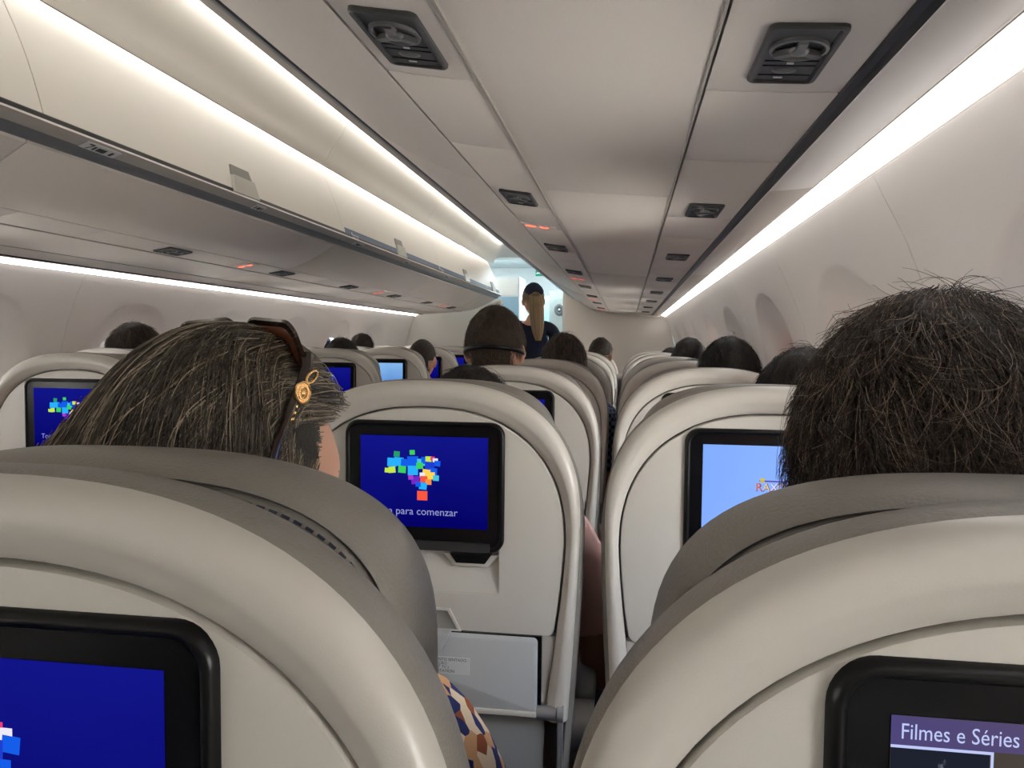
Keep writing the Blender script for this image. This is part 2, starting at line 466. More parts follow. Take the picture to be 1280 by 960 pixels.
for s, nm in ((1, 'wall_right'), (-1, 'wall_left')):
    root = empty(nm); tag(root, kind='structure')
    off = WOFF[s]
    k0 = -7
    edges = []
    for k in range(k0, 7):
        c = off + 0.79*k
        a, b = c - 0.395, c + 0.395
        if a > 6.95: break
        
        b = min(b, 7.18)
        if c + 0.25 > 7.05:
            # no room for a window: plain end panel
            zs = [p[1] for p in WP[1:]]
            MB().quad_strip([[(s*wallx(z), a + 0.001, z) for z in zs], [(s*wallx(z), b, z) for z in zs]], closed=False).build('panel', M['wall'], root)
            break
        if c - 0.25 < Y0: continue
        if c - 0.395 - 0.79 + 0.395 - 0.25 < Y0: a = Y0
        zs_ = [p[1] for p in WP[1:]]
        MB().quad_strip([[(s*(wallx(z) + d_), b + y_, z) for z in zs_] for d_, y_ in ((0.006, -0.03), (0.006, 0.03), (0.010, 0.03), (0.010, -0.03))], closed=False).build('joint_batten', M['rail'], root, smooth=False)  # unseen strip added behind each joint, stops daylight leaking through the gap
        ov = wall_panel(root, s, c, a, b)
        win_n += 1
        w = empty(f'window_{win_n}', (s*(wallx(WIN_C) + 0.058), c, WIN_C)); tag(w, kind='structure')
        f1 = 0.56
        rim = [(s*(wallx(WIN_C + (z - WIN_C)*f1) - wallx(WIN_C)), y*f1, (z - WIN_C)*f1) for y, z in ov]
        def sc(pts, f, dx): return [(x + s*dx, y*f, z*f) for x, y, z in pts]
        MB().quad_strip([sc(rim, 1.04, 0.004), sc(rim, 1.0, -0.003), sc(rim, 0.96, 0.0), sc(rim, 0.955, 0.02), sc(rim, 1.04, 0.03), sc(rim, 1.04, 0.004)], True).build('window_frame', M['reveal'], w)
        MB().quad_strip([sc(rim, 0.97, 0.018), sc(rim, 0.97, 0.022)], True, True, True).build('pane', M['pane'], w, smooth=False)
        st = shades.get((s, k), ('open' if k % 2 == 0 else 'half') if k < -1 else 'open')
        if st != 'open':
            zc_ = {'rose': -0.12, 'shut': -0.3, 'half': 0.02 if s > 0 else 0.04}[st]
            pts = [(x, y, max(z, zc_)) for x, y, z in sc(rim, 0.965, 0.012)]
            MB().quad_strip([pts, [(x + s*0.003, y, z) for x, y, z in pts]], True, True, True).build('shade', M['shade_rose'] if st == 'rose' else M['shade'], w, smooth=False)
    # cornice strip that closes the gap between wall top and bin
    strip_along(root, 'cornice', s, [(1.162, 1.4545), (1.185, 1.50), (1.15, 1.50)], Y0, 7.0, M['rail'])

# outer skin of the fuselage over the bins: keeps daylight out of the ceiling void
SK = [(1.215, 1.44), (1.20, 1.60), (1.10, 1.86), (0.92, 2.06), (0.65, 2.18), (0, 2.215)]
SK = [(-x, z) for x, z in SK[:-1]] + [(x, z) for x, z in reversed(SK)]
tag(MB().quad_strip([[(x, Y0 - 0.02, z) for x, z in SK], [(x, 7.2, z) for x, z in SK]], closed=False).build('ceiling_skin', M['bulkhead_grey']), kind='structure')
# back wall behind the camera, front partitions
tag(MB().box((0, Y0 - 0.02, 1.1), (2.7, 0.04, 2.3)).build('wall_back', M['bulkhead'], smooth=False), kind='structure')
def partition(name, pts, y, th, m):
    a = [(x, y, z) for x, z in pts]; b = [(x, y + th, z) for x, z in pts]
    return tag(MB().quad_strip([a, b], True, True, True).build(name, m, smooth=False), kind='structure')
partition('wall_front_right', [(0.262, 0.0), (1.17, 0.0), (1.31, 0.5), (1.31, 1.0), (1.18, 1.456), (1.19, 1.60), (1.0, 1.98), (0.6, 2.17), (0.262, 2.18)], 7.06, 0.05, M['bulkhead'])
partition('wall_front_left', [(-0.33, 0.0), (-1.17, 0.0), (-1.31, 0.5), (-1.31, 1.0), (-1.18, 1.456), (-1.19, 1.62), (-0.33, 1.62)], 7.10, 0.05, M['bulkhead_grey'])
t3 = MB().box((0.252, 7.085, 1.0), (0.022, 0.07, 2.0)).build('trim_3', M['trim_white'], smooth=False); tag(t3, kind='structure')
mb = MB()
pr = [(0.30, 1.645)] + UP
mb.quad_strip([[(x, 7.05 + dy, z - dz)] + [(x, 7.05 + dy, z - dz - 0.010)] for x, z in pr for dy, dz in [(0, 0.004)]], closed=False)
ob = mb.build('trim_4', M['trim_white']); tag(ob, kind='structure')
sm = ob.modifiers.new('t', 'SOLIDIFY'); sm.thickness = 0.02

# ------------------------------------------------------------------ entry area beyond the partitions
tag(MB().box((0, 8.6, 2.22), (2.7, 3.1, 0.04)).build('ceiling_entry', M['vest'], smooth=False), kind='structure')
tag(MB().box((-1.32, 8.6, 1.1), (0.04, 3.1, 2.3)).build('wall_entry_left', M['vest'], smooth=False), kind='structure')
tag(MB().box((1.32, 8.6, 1.1), (0.04, 3.1, 2.3)).build('wall_entry_right', M['vest'], smooth=False), kind='structure')
tag(MB().box((0, 10.15, 1.1), (2.7, 0.04, 2.3)).build('wall_front', M['vest'], smooth=False), kind='structure')
# lintel steps seen above the doorway
tag(MB().box((0, 7.6, 2.12), (2.6, 0.35, 0.16)).build('trim_5', M['vest'], smooth=False), kind='structure')
r = empty('entry_lamp', (-0.35, 8.55, 2.19)); tag(r, 'bright cool ceiling lamp in the entry area beyond the cabin', 'light')  # added glowing panel, replaces the daylight from the entry door
MB().box((0, 0, 0), (1.3, 0.7, 0.01)).build('diffuser', M['led_vest'], r, smooth=False)
MB().box((0, 0, 0.008), (1.34, 0.74, 0.012)).build('housing', M['trim_white'], r, smooth=False)
# wardrobe left of the entry
r = empty('wardrobe', (-0.62, 7.95, 0)); tag(r, 'pale entry wardrobe with blue lower door beyond the left partition', 'wardrobe')
MB().box((0, 0.25, 0.95), (0.66, 0.5, 1.9)).build('body', M['vest'], r, smooth=False, bevel=0)
MB().box((0, -0.006, 0.86), (0.64, 0.012, 1.66)).build('door', M['vest_blue'], r, smooth=False)
MB().box((0, -0.006, 1.79), (0.64, 0.012, 0.17)).build('upper_door', M['trim_white'], r, smooth=False)
# galley / cockpit side on the right
r = empty('galley_unit', (-0.14, 8.9, 0)); tag(r, 'blue grey galley unit between the wardrobe and the grey door', 'galley')
MB().box((0, 0.3, 0.88), (0.20, 0.6, 1.76)).build('body', M['vest_blue'], r, smooth=False)
MB().box((0, -0.004, 1.2), (0.16, 0.008, 0.5)).build('door', M['vest_blue'], r, smooth=False)
MB().box((0.0, -0.012, 1.42), (0.05, 0.01, 0.03)).build('latch', M['dark_grey'], r, smooth=False)
r = empty('lavatory', (0.36, 8.6, 0)); tag(r, 'grey lavatory door with round dark handle plate beside the right partition', 'door')
MB().box((0, 0.4, 0.9), (0.80, 0.8, 1.8)).build('body', M['vest_door'], r, smooth=False)
MB().box((-0.2, -0.006, 0.88), (0.36, 0.012, 1.68)).build('door', M['vest_door'], r, smooth=False)
mbd = MB()
for rr, dd, mm in ((0.05, 0.02, 0),):
    ringp = [[(rad*math.cos(2*math.pi*k/24), -0.012 - d, rad*1.25*math.sin(2*math.pi*k/24)) for k in range(24)] for rad, d in ((0.056, 0), (0.05, 0.012), (0.03, 0.014), (0.026, 0.006))]
    mbd.quad_strip(ringp, True, False, True)
hp = mbd.build('handle_plate', M['dark_grey'], r); hp.location = (-0.285, 0, 1.585)
hk = MB().ellipsoid((0, -0.02, 0), (0.012, 0.012, 0.012)).build('knob', M['placard'], hp)
# exit sign
r = empty('exit_sign', (0.040, 6.98, 1.846)); tag(r, 'small green lit exit sign above the doorway at the front', 'exit sign')
MB().box((0, 0, 0), (0.085, 0.02, 0.05)).build('sign_face', M['exit_green'], r, smooth=False)
mb = MB(); mb.box((-0.012, -0.0115, 0), (0.03, 0.003, 0.008)); mb.box((0.014, -0.0115, 0.0), (0.012, 0.003, 0.026)); mb.box((-0.028, -0.0115, 0), (0.008, 0.003, 0.018), Matrix.Rotation(0.7, 3, 'Y'))
mb.build('sign_symbol', M['exit_white'], r, smooth=False)
MB().box((0, 0, 0.15), (0.02, 0.01, 0.26)).build('bracket', M['trim_white'], r, smooth=False)

# ------------------------------------------------------------------ overhead bins
def door_prof(s):
    pts = []
    for k in range(9):
        f = 0.045 + 0.955*k/8
        x = 0.318 + 0.117*f - 0.012*math.sin(math.pi*f); z = 1.648 + 0.297*f
        pts.append((s*x, z))
    return pts
binlab = ['rearmost', 'behind the camera', 'nearest', 'second', 'third, with the blue label band', 'fourth', 'short one at the front end']
for s in (-1, 1):
    for i, (a, b) in enumerate(zip(BIN_Y, BIN_Y[1:])):
        r = empty('overhead_bin', (0, (a + b)/2, 0))
        side = 'left' if s < 0 else 'right'
        tag(r, f'cream overhead bin on the {side} side of the aisle, {binlab[i] if s < 0 else binlab[i].split(",")[0]}', 'overhead bin', f'overhead bins on the {side}')
        L = (b - a)/2
        dp = door_prof(s)
        bk = [(s*(abs(x) + 0.018), z) for x, z in dp]
        g = 0.0014
        MB().quad_strip([[(x, -L + g, z) for x, z in bk], [(x, -L + g, z) for x, z in dp], [(x, L - g, z) for x, z in dp], [(x, L - g, z) for x, z in bk]], closed=False).build('door', M['bin'], r)
        body = [(s*0.36, 1.66), (s*0.46, 1.93), (s*0.95, 1.93), (s*1.13, 1.62), (s*1.13, 1.50), (s*0.9, 1.505), (s*0.6, 1.53)]
        MB().quad_strip([[(x, -L + 0.002, z) for x, z in body], [(x, L - 0.002, z) for x, z in body]], True, True, True).build('body', M['bin'], r, smooth=False)
        rl = [(0.3165, 1.650), (0.302, 1.646), (0.297, 1.640), (0.301, 1.6375), (0.329, 1.6275), (0.334, 1.634), (0.34, 1.650)]
        MB().quad_strip([[(s*x, -L, z) for x, z in rl], [(s*x, L, z) for x, z in rl]], True, True, True).build('rail', M['rail'], r, angle=30)
        rs = [(0.325, 1.666), (0.3185, 1.661), (0.3175, 1.648), (0.325, 1.646)]
        MB().quad_strip([[(s*x, -L, z) for x, z in rs], [(s*x, L, z) for x, z in rs]], True, True, True).build('door_seal', M['rubber'], r, smooth=False)  # black strip paints in the shaded gap under the door
        rd = [(0.3305, 1.628), (0.334, 1.621), (0.344, 1.613), (0.352, 1.611), (0.358, 1.614), (0.358, 1.64)]
        MB().quad_strip([[(s*x, -L, z) for x, z in rd], [(s*x, L, z) for x, z in rd]], True, True, True).build('lower_rail', M['rail_dark'], r, angle=30)
        # latch: trapezoid paddle at the bottom of the door
        ly = 0.0 if L > 0.5 else 0.0
        def fp(f, dy, out=0.004):
            x = 0.318 + 0.117*f - 0.012*math.sin(math.pi*f); z = 1.648 + 0.297*f
            return (s*(x - out), ly + dy, z)
        top = 0.30; mid = 0.195
        lt = MB()
        ring1 = [fp(0.02, -0.082, 0.009), fp(0.02, 0.072, 0.009), fp(mid, 0.060, 0.011), fp(mid, -0.066, 0.011)]
        lt.quad_strip([[fp(0.0, -0.084, -0.004), fp(0.0, 0.074, -0.004), fp(mid, 0.062, -0.004), fp(mid, -0.068, -0.004)], ring1], True, False, True)
        lo = lt.build('latch', M['latch_light'], r, smooth=False)
        lt = MB(); lt.quad_strip([[fp(mid, -0.068, -0.004), fp(mid, 0.062, -0.004), fp(top, 0.046, -0.004), fp(top, -0.058, -0.004)], [fp(mid, -0.068, 0.003), fp(mid, 0.062, 0.003), fp(top, 0.048, 0.006), fp(top, -0.060, 0.006)]], True, False, True)
        lt.build('latch_recess', M['latch_dark'], lo, smooth=False)
        # seat number placards on the rail
        if s < 0:
            vx = Vector((0.029, 0, -0.0105)).normalized()
            for q, dy in enumerate((-0.66, 0.07)):
                if abs(dy) > L - 0.06: continue
                def rp(u, dy2, out=0.0015):
                    # along the slanted rail face seen from the aisle side
                    base = Vector((s*0.302, dy2, 1.6365)); d = Vector((s*0.029*u, 0, -0.0105*u)); nrm = Vector((-s*0.34, 0, -0.94))*out
                    return base + d + nrm
                wd = 0.055 if q == 0 else 0.032
                p = MB(); p.quad_strip([[rp(0.05, dy - wd, 0.0), rp(0.05, dy + wd, 0.0), rp(0.9, dy + wd, 0.0), rp(0.9, dy - wd, 0.0)], [rp(0.05, dy - wd), rp(0.05, dy + wd), rp(0.9, dy + wd), rp(0.9, dy - wd)]], True, False, True)
                po = p.build('seat_placard', M['placard'], r, smooth=False)
                pr_ = MB()
                marks = ((-0.034, 0.008), (-0.018, 0.004), (0.004, 0.014), (0.036, 0.005)) if q == 0 else ((-0.018, 0.004), (0.002, 0.009), (0.02, 0.004))
                for cy_, hw in marks:
                    if q == 0 and cy_ == -0.034:
                        # the digit 7
                        pr_.quad_strip([[rp(0.15, dy + cy_ - hw, 0.002), rp(0.15, dy + cy_ + hw, 0.002)], [rp(0.30, dy + cy_ - hw, 0.002), rp(0.30, dy + cy_ + hw, 0.002)]], closed=False)
                        pr_.quad_strip([[rp(0.3, dy + cy_ + hw - 0.004, 0.002), rp(0.3, dy + cy_ + hw, 0.002)], [rp(0.82, dy + cy_ - 0.004, 0.002), rp(0.82, dy + cy_, 0.002)]], closed=False)
                    else:
                        pr_.quad_strip([[rp(0.3, dy + cy_ - hw, 0.002), rp(0.3, dy + cy_ + hw, 0.002)], [rp(0.75, dy + cy_ - hw, 0.002), rp(0.75, dy + cy_ + hw, 0.002)]], closed=False)
                pr_.build('print', M['black_print'], po, smooth=False)
            if a > 2.9:
                # blue grey label band along the foot of the door
                bm_ = MB()
                bm_.quad_strip([[fp(0.015, -L + 0.02, 0.0), fp(0.125, -L + 0.02, 0.0)], [fp(0.015, -L + 0.02, 0.0012), fp(0.125, -L + 0.02, 0.0012)], [fp(0.015, L - 0.004, 0.0012), fp(0.125, L - 0.004, 0.0012)], [fp(0.015, L - 0.004, 0.0), fp(0.125, L - 0.004, 0.0)]], closed=False)
                bo = bm_.build('label_band', M['blue_band'], r, smooth=False)
                if i in (4, 5):
                    p0 = Vector(fp(0.05, -L + 0.13, 0.0018))
                    if i == 5: p0 = Vector(fp(0.05, -L + 0.06, 0.0018))
                    d = (Vector(fp(0.12, 0)) - Vector(fp(0.0, 0))).normalized()
                    mtx = Matrix((Vector((0, 1, 0)), d, Vector((0,1,0)).cross(d))).transposed().to_euler()
                    text('band_lettering', 'Espaço', 0.03, M['white_print'], p0, mtx, bo)
# ------------------------------------------------------------------ service units and lit signs under the bins
def make_unit():
    r = empty('service_unit')
    # local: x across, y ahead, z up; mounted face looks down (-z)
    hw, hl = 0.031, 0.066
    o1 = rrect(hw, hl, 0.008, 5); o2 = rrect(hw - 0.0015, hl - 0.0015, 0.007, 5); o3 = rrect(hw - 0.005, hl - 0.004, 0.004, 5)
    MB().quad_strip([[(x, z, 0.004) for x, z in o1], [(x, z, -0.002) for x, z in o1], [(x, z, -0.0035) for x, z in o2], [(x, z, -0.0035) for x, z in o3], [(x, z, -0.001) for x, z in o3]], True, False, True).build('plate', M['psu'], r)
    # reading light ring with spokes
    n = 28; cy_ = -0.020
    prof = [(0.0245, -0.0005), (0.024, -0.004), (0.0215, -0.0045), (0.0195, -0.001)]
    rg = MB().quad_strip([[(a*math.cos(2*math.pi*k/n), cy_ + a*math.sin(2*math.pi*k/n), z) for k in range(n)] for a, z in prof], True)
    ring = rg.build('light_ring', M['psu_ring'], r)
    MB().quad_strip([[(a*math.cos(2*math.pi*k/n), cy_ + a*math.sin(2*math.pi*k/n), -0.0012) for k in range(n)] for a in (0.0195, 0.003)], True, False, True).build('well', M['psu_dark'], r, smooth=False)
    sp = MB()
    for a in (0.5, 2.6, 4.7):
        sp.box((0.0105*math.cos(a), cy_ + 0.0105*math.sin(a), -0.004), (0.021, 0.0075, 0.005), Matrix.Rotation(a, 3, 'Z'))
    sp.ellipsoid((0, cy_, -0.004), (0.0085, 0.0085, 0.004))
    sp.build('light_swivel', M['psu_ring'], r)
    b = MB(); b.box((0, 0.0105, -0.0015), (0.046, 0.0012, 0.0012)); b.box((0, 0.022, -0.0015), (0.046, 0.0012, 0.0012)); b.box((0, 0.046, -0.0015), (0.046, 0.0010, 0.0012)); b.box((0.0258, 0, -0.0016), (0.0035, 0.116, 0.0014))
    b.build('joint_lines', M['psu_dark'], r, smooth=False)
    k = MB(); k.ellipsoid((-0.002, 0.034, -0.0012), (0.011, 0.006, 0.0025), 18, 8); k.build('call_button', M['psu_ring'], r)
    k = MB(); k.box((0.0, 0.0165, -0.0013), (0.006, 0.003, 0.001)); k.box((-0.004, 0.053, -0.0013), (0.008, 0.0025, 0.001)); k.build('symbols', M['white_print'], r, smooth=False)
    return r
unit0 = None
cnt = {}
for s in (1, -1):
    off = PSU_OFF[s]
    for k in range(-1, 9):
        yk = off + 0.79*k
        if yk > 6.8 or yk < (0.5 if s > 0 else 1.4): continue
        for which, xx in (('aisle', 0.617), ('window', 0.969)):
            if s < 0 and which == 'window': continue
            u = make_unit() if unit0 is None else copy_tree(unit0)
            unit0 = unit0 or u
            sl = (under(xx + 0.02) - under(xx - 0.02))/0.04
            u.location = (s*xx, yk, under(xx) - 0.001)
            u.rotation_euler = (0, -s*math.atan(sl), 0)
            key = (s, which); cnt[key] = cnt.get(key, 0) + 1
            w = ['nearest', 'second', 'third', 'fourth', 'fifth', 'sixth', 'seventh', 'eighth'][cnt[key] - 1]
            tag(u, f'dark grey reading light unit under the {"right" if s>0 else "left"} bins, {which} line, {w} one', 'service unit', f'service units under the {"right" if s>0 else "left"} bins, {which} row')
sg0 = None
for s, ys in ((1, (1.88, 3.42, 4.98, 6.5)), (-1, (1.2, 2.77, 4.36, 5.94))):
    for i, yk in enumerate(ys):
        if s < 0 and i == 0: continue
        r = empty('seat_belt_sign')
        xx = 0.612
        r.location = (s*xx, yk, under(xx)); r.rotation_euler = (0, -s*math.atan((under(xx + 0.02) - under(xx - 0.02))/0.04), 0)
        w = ['nearest', 'second', 'third', 'farthest'][i]
        tag(r, f'small red lit seat belt sign under the {"right" if s>0 else "left"} bins, {w} one', 'sign', 'red seat belt signs')
        if sg0 is None:
            sg0 = r
            MB().box((0, 0, 0.0), (0.085, 0.05, 0.004)).build('plate', M['soffit'], r, smooth=False)
            mb = MB(); mb.ellipsoid((-0.02, 0, -0.002), (0.014, 0.012, 0.0015), 12, 6); mb.ellipsoid((0.014, 0, -0.002), (0.012, 0.010, 0.0015), 12, 6)
            mb.build('lit_symbol', M['red_lamp'], r)
        else:
            for ch in sg0.children: copy_tree(ch, r)

# ------------------------------------------------------------------ seats
def half_outline(w, zt, zcn, p, zb, taper, nst=6, na=26):
    """right half from the foot to the top centre"""
    pts = []
    for k in range(nst):
        f = k/nst
        pts.append((w - taper*(1 - f)**1.3, zb + (zcn - zb)*f))
    for k in range(na + 1):
        t = math.pi/2*k/na
        e = 2/p
        pts.append((w*max(0, math.cos(t))**e, zcn + (zt - zcn)*max(0, math.sin(t))**e))
    return pts
def mirror_open(h):
    return h + [(-x, z) for x, z in reversed(h[:-1])]

def outer_outline(d):
    return mirror_open(half_outline(0.236 - d, 1.161 - d, 0.950, 2.5, 0.655, 0.015))
def groove_outline(d=0.0):
    return mirror_open(half_outline(0.2155 - d, 1.1225 - d, 0.920, 2.35, 0.655, 0.030))

def at_y(pts, y): return [(x, y, z) for x, z in pts]
def blend(a, b, f): return [(p[0] + (q[0]-p[0])*f, p[1] + (q[1]-p[1])*f) for p, q in zip(a, b)]

def make_seat():
    r = empty('passenger_seat')
    go, oo = groove_outline(), outer_outline(0)
    # hard shell rim around the back
    rings = [at_y(go, 0.016), at_y(blend(go, oo, 0.0), 0.003), at_y(blend(go, oo, 0.03), 0.0), at_y(blend(go, oo, 0.18), -0.0015), at_y(blend(go, oo, 0.36), -0.0065), at_y(blend(go, oo, 0.46), -0.0078),
             at_y(blend(go, oo, 0.70), -0.0075), at_y(blend(go, oo, 0.86), -0.0045), at_y(blend(go, oo, 0.96), 0.001), at_y(oo, 0.008), at_y(outer_outline(0.001), 0.026)]
    MB().quad_strip(rings, closed=False).build('back_shell', M['shell'], r, angle=60)
    # closed plate behind the panel and tray
    bp = MB()
    c = groove_outline(-0.004)
    bp.quad_strip([at_y(c, 0.017), at_y(c, 0.024)], True, True, True)
    bp.build('back_plate', M['grey_plastic'], r, smooth=False)
    # inner back panel
    h = half_outline(0.2132, 1.1202, 0.920, 2.35, 0.784, 0.0135)
    rr = 0.012
    w0 = h[0][0]
    foot = [(w0 - rr + rr*math.sin(a), 0.784 - rr*0.2 - rr*math.cos(a) + rr) for a in [math.radians(90*k/5) for k in range(6)]]
    lp = foot + h[2:] ; loop = lp + [(-x, z) for x, z in reversed(lp[:-1])]
    def inset(l, d):
        cz = 0.96
        return [(x*(1 - d/0.2), cz + (z - cz)*(1 - d/0.165)) for x, z in l]
    pm = MB()
    prof = [(0.0, 0.016), (0.0, 0.003), (0.0012, 0.0005), (0.004, 0.0)]
    rings = [at_y(inset(loop, d), y) for d, y in prof]
    hx, z0_, z1_ = 0.1160, 0.843, 1.0940
    hole = []
    for x, z in inset(loop, 0.004):
        ang = math.atan2(z - 0.97, x); c_, q_ = math.cos(ang), math.sin(ang)
        t_ = min(hx/abs(c_) if abs(c_) > 1e-6 else 9, ((z1_ - 0.97)/q_ if q_ > 0 else (z0_ - 0.97)/q_) if abs(q_) > 1e-6 else 9)
        hole.append((t_*c_, 0.97 + t_*q_))
    for cx, cz in ((hx, z1_), (-hx, z1_), (hx, z0_), (-hx, z0_)):
        j = min(range(len(hole)), key=lambda i: (hole[i][0] - cx)**2 + (hole[i][1] - cz)**2)
        hole[j] = (cx, cz)
    rings += [at_y(hole, 0.0), at_y([(x*0.995, 0.97 + (z - 0.97)*0.997) for x, z in hole], 0.0135)]
    pm.quad_strip(rings, True)
    pm.build('back_panel', M['panel_plastic'], r, angle=40)
    # screen surround, glass, display
    bz = MB()
    CZ = 1.0025
    def rr_at(w_, h_, r_, y): return [(x, y, z) for x, z in rrect(w_ + 0.0018, h_, r_, 8, 0, CZ)]
    bz.quad_strip([rr_at(0.1217, 0.0978, 0.021, 0.013), rr_at(0.1217, 0.0978, 0.021, -0.001), rr_at(0.1197, 0.0958, 0.0195, -0.0055), rr_at(0.1172, 0.0933, 0.018, -0.0065), rr_at(0.1147, 0.0908, 0.016, -0.0050), rr_at(0.1132, 0.0893, 0.0145, -0.0022)], True, True, False)
    bo = bz.build('screen_surround', M['black'], r, angle=60)
    gl = MB().quad_strip([rr_at(0.1137, 0.0898, 0.0145, -0.002), rr_at(0.1137, 0.0898, 0.0145, -0.0034)], True, True, True).build('screen_glass', M['glass_black'], bo, smooth=False)
    # lower black chin with a slot
    MB().box((0, -0.0050, 0.9125), (0.205, 0.004, 0.014)).build('screen_chin', M['grey_black'], bo, smooth=False)
    MB().box((-0.035, -0.0072, 0.916), (0.05, 0.001, 0.0022)).build('slot', M['glass_black'], bo, smooth=False)
    dp = MB()
    zc_ = 1.0085; hw, hh = 0.0985, 0.0690; dx_ = 0.0
    dp.quad_strip([[(dx_ - hw, -0.0037, zc_ - hh), (dx_ + hw, -0.0037, zc_ - hh)], [(dx_ - hw, -0.0037, zc_ + hh), (dx_ + hw, -0.0037, zc_ + hh)]], closed=False)
    do = dp.build('display', M['scr_blue'], r, smooth=False)
    # ledge under the screen and the release clip
    lg = MB()
    lg.quad_strip([[(-hx, 0.0135, 0.91), (hx, 0.0135, 0.91)], [(-hx, 0.0115, 0.898), (hx, 0.0115, 0.898)], [(-hx, 0.0075, 0.872), (hx, 0.0075, 0.872)], [(-hx, 0.0010, 0.8445), (hx, 0.0010, 0.8445)], [(-hx, -0.0004, 0.8395), (hx, -0.0004, 0.8395)]], closed=False)
    lg.build('screen_ledge', M['panel_plastic'], r, angle=50)
    ck = MB()
    trap = [(0.040, 0.9005), (0.104, 0.9005), (0.094, 0.8865), (0.050, 0.8865)]
    ck.quad_strip([[(x, 0.012, z) for x, z in trap], [(x, 0.0005, z) for x, z in trap]], True, False, True)
    ck.build('release_clip', M['black'], r, smooth=False)
    ck = MB()
    t2 = [(0.030, 0.9), (0.114, 0.9), (0.099, 0.8805), (0.045, 0.8805)]
    ck.quad_strip([[(x, 0.012, z) for x, z in t2], [(x, 0.0035, z) for x, z in t2]], True, False, True)
    ck.build('clip_recess', M['panel_plastic'], r, smooth=False, bevel=0.0012)
    # plate around the tray
    lo = MB()
    def sl(z): return 0.2155 - 0.030*(1 - (z - 0.655)/0.265)**1.3 - 0.001
    zs = [0.655, 0.70, 0.75, 0.7815]
    lo.quad_strip([[(-sl(z), 0.004, z), (sl(z), 0.004, z)] for z in zs], closed=False)
    lo.quad_strip([[(-sl(0.7815), 0.004, 0.7815), (sl(0.7815), 0.004, 0.7815)], [(-sl(0.7815), 0.016, 0.7825), (sl(0.7815), 0.016, 0.7825)]], closed=False)
    lo.build('lower_shell', M['shell'], r, angle=30)
    # tray table with latch, placard
    tr = MB()
    tp = rrect(0.176, 0.0565, 0.007, 4, 0, 0.7245)
    def tin(d): return rrect(0.176 - d, 0.0565 - d, max(0.002, 0.007 - d), 4, 0, 0.7245)
    tr.quad_strip([at_y(tin(0), 0.002), at_y(tin(0), -0.009), at_y(tin(0.0025), -0.0125), at_y(tin(0.005), -0.0135)], True, False, True)
    to = tr.build('tray_table', M['tray'], r, angle=50)
    tl = MB(); tl.box((0, -0.011, 0.668), (0.352, 0.012, 0.008)); tl.build('tray_lip', M['shell'], to, smooth=False, bevel=0.002)
    tk = MB()
    oq = [(-0.052, 0.817), (0.041, 0.817), (0.060, 0.7815), (-0.070, 0.7815)]; iq = [(-0.047, 0.812), (0.037, 0.812), (0.0525, 0.7845), (-0.063, 0.7845)]
    tk.quad_strip([[(x, 0.003, z) for x, z in oq], [(x, -0.004, z) for x, z in oq], [(x, -0.0045, z) for x, z in [(p[0] + (q[0]-p[0])*0.6, p[1] + (q[1]-p[1])*0.6) for p, q in zip(oq, iq)]], [(x, -0.0006, z) for x, z in iq]], True)
    tk.build('latch_rim', M['panel_plastic'], r, smooth=False)
    tk = MB(); tk.quad_strip([[(x, 0.001, z) for x, z in iq], [(x, -0.0008, z) for x, z in iq]], True, False, True); tk.build('latch_pocket', M['pocket'], r, smooth=False)
    tk = MB()
    tk.quad_strip([[(x, 0.0, z) for x, z in ((-0.055, 0.785), (0.046, 0.785), (0.034, 0.755), (-0.043, 0.755))], [(x, -0.0205, z) for x, z in ((-0.053, 0.783), (0.044, 0.783), (0.033, 0.757), (-0.042, 0.757))]], True, False, True)
    tk.build('tray_latch', M['tray'], r, smooth=False, bevel=0.0015)
    tg = MB(); tg.box((0, -0.0005, 0.7265), (0.364, 0.008, 0.113)); tg.build('tray_gap', M['glass_black'], r, smooth=False)  # black plate paints the dark gap around the tray
    pc = MB(); pc.box((0.030, -0.0139, 0.7335), (0.090, 0.0008, 0.026)); po = pc.build('placard', M['placard'], to, smooth=False)
    for s_, zz, xr in (('ENQUANTO SENTADO :', 0.7425, 0.0735), ('USE PARA FLUTUAÇÃO', 0.7366, 0.040), ('FASTEN BELT TV )', 0.7307, 0.043), ('USE FOR FLOTATION', 0.7248, 0.052)):
        text('placard_lettering', s_, 0.0062, M['black_print'], (xr, -0.01445, zz), (math.pi/2, 0, 0), to, 0.0, 'RIGHT')
    for sx in (-1, 1):
        hb = MB()
        hb.tube([(sx*0.176, -0.004, 0.668), (sx*0.206, -0.004, 0.668)], 0.011, 14)
        hb.tube([(sx*0.207, -0.004, 0.668), (sx*0.216, -0.004, 0.668)], 0.0135, 14)
        hb.build('tray_hinge', M['steel'], r, angle=40)
        ar = MB(); ar.box((sx*0.211, -0.004, 0.60), (0.008, 0.02, 0.14)); ar.build('tray_arm', M['steel'], r, smooth=False, bevel=0.002)
    # kick panel, pocket
    kp = MB(); kp.quad_strip([[(-0.185, 0.012, 0.655), (0.185, 0.012, 0.655)], [(-0.187, 0.002, 0.64), (0.187, 0.002, 0.64)], [(-0.18, 0.006, 0.42), (0.18, 0.006, 0.42)], [(-0.17, 0.03, 0.36), (0.17, 0.03, 0.36)]], closed=False)
    kp.build('kick_panel', M['grey_plastic'], r)
    # leather back cushion
    def lo_(d):
        return mirror_open(half_outline(0.236 - d, 1.161 - d, 0.950, 2.5, 0.46, 0.030))
    bc = MB()
    pr = [(0.010, 0.010), (0.0010, 0.0065), (-0.0012, 0.011), (-0.0018, 0.020), (-0.0010, 0.032), (0.0015, 0.042), (0.007, 0.052), (0.016, 0.057), (0.04, 0.060), (0.08, 0.061)]
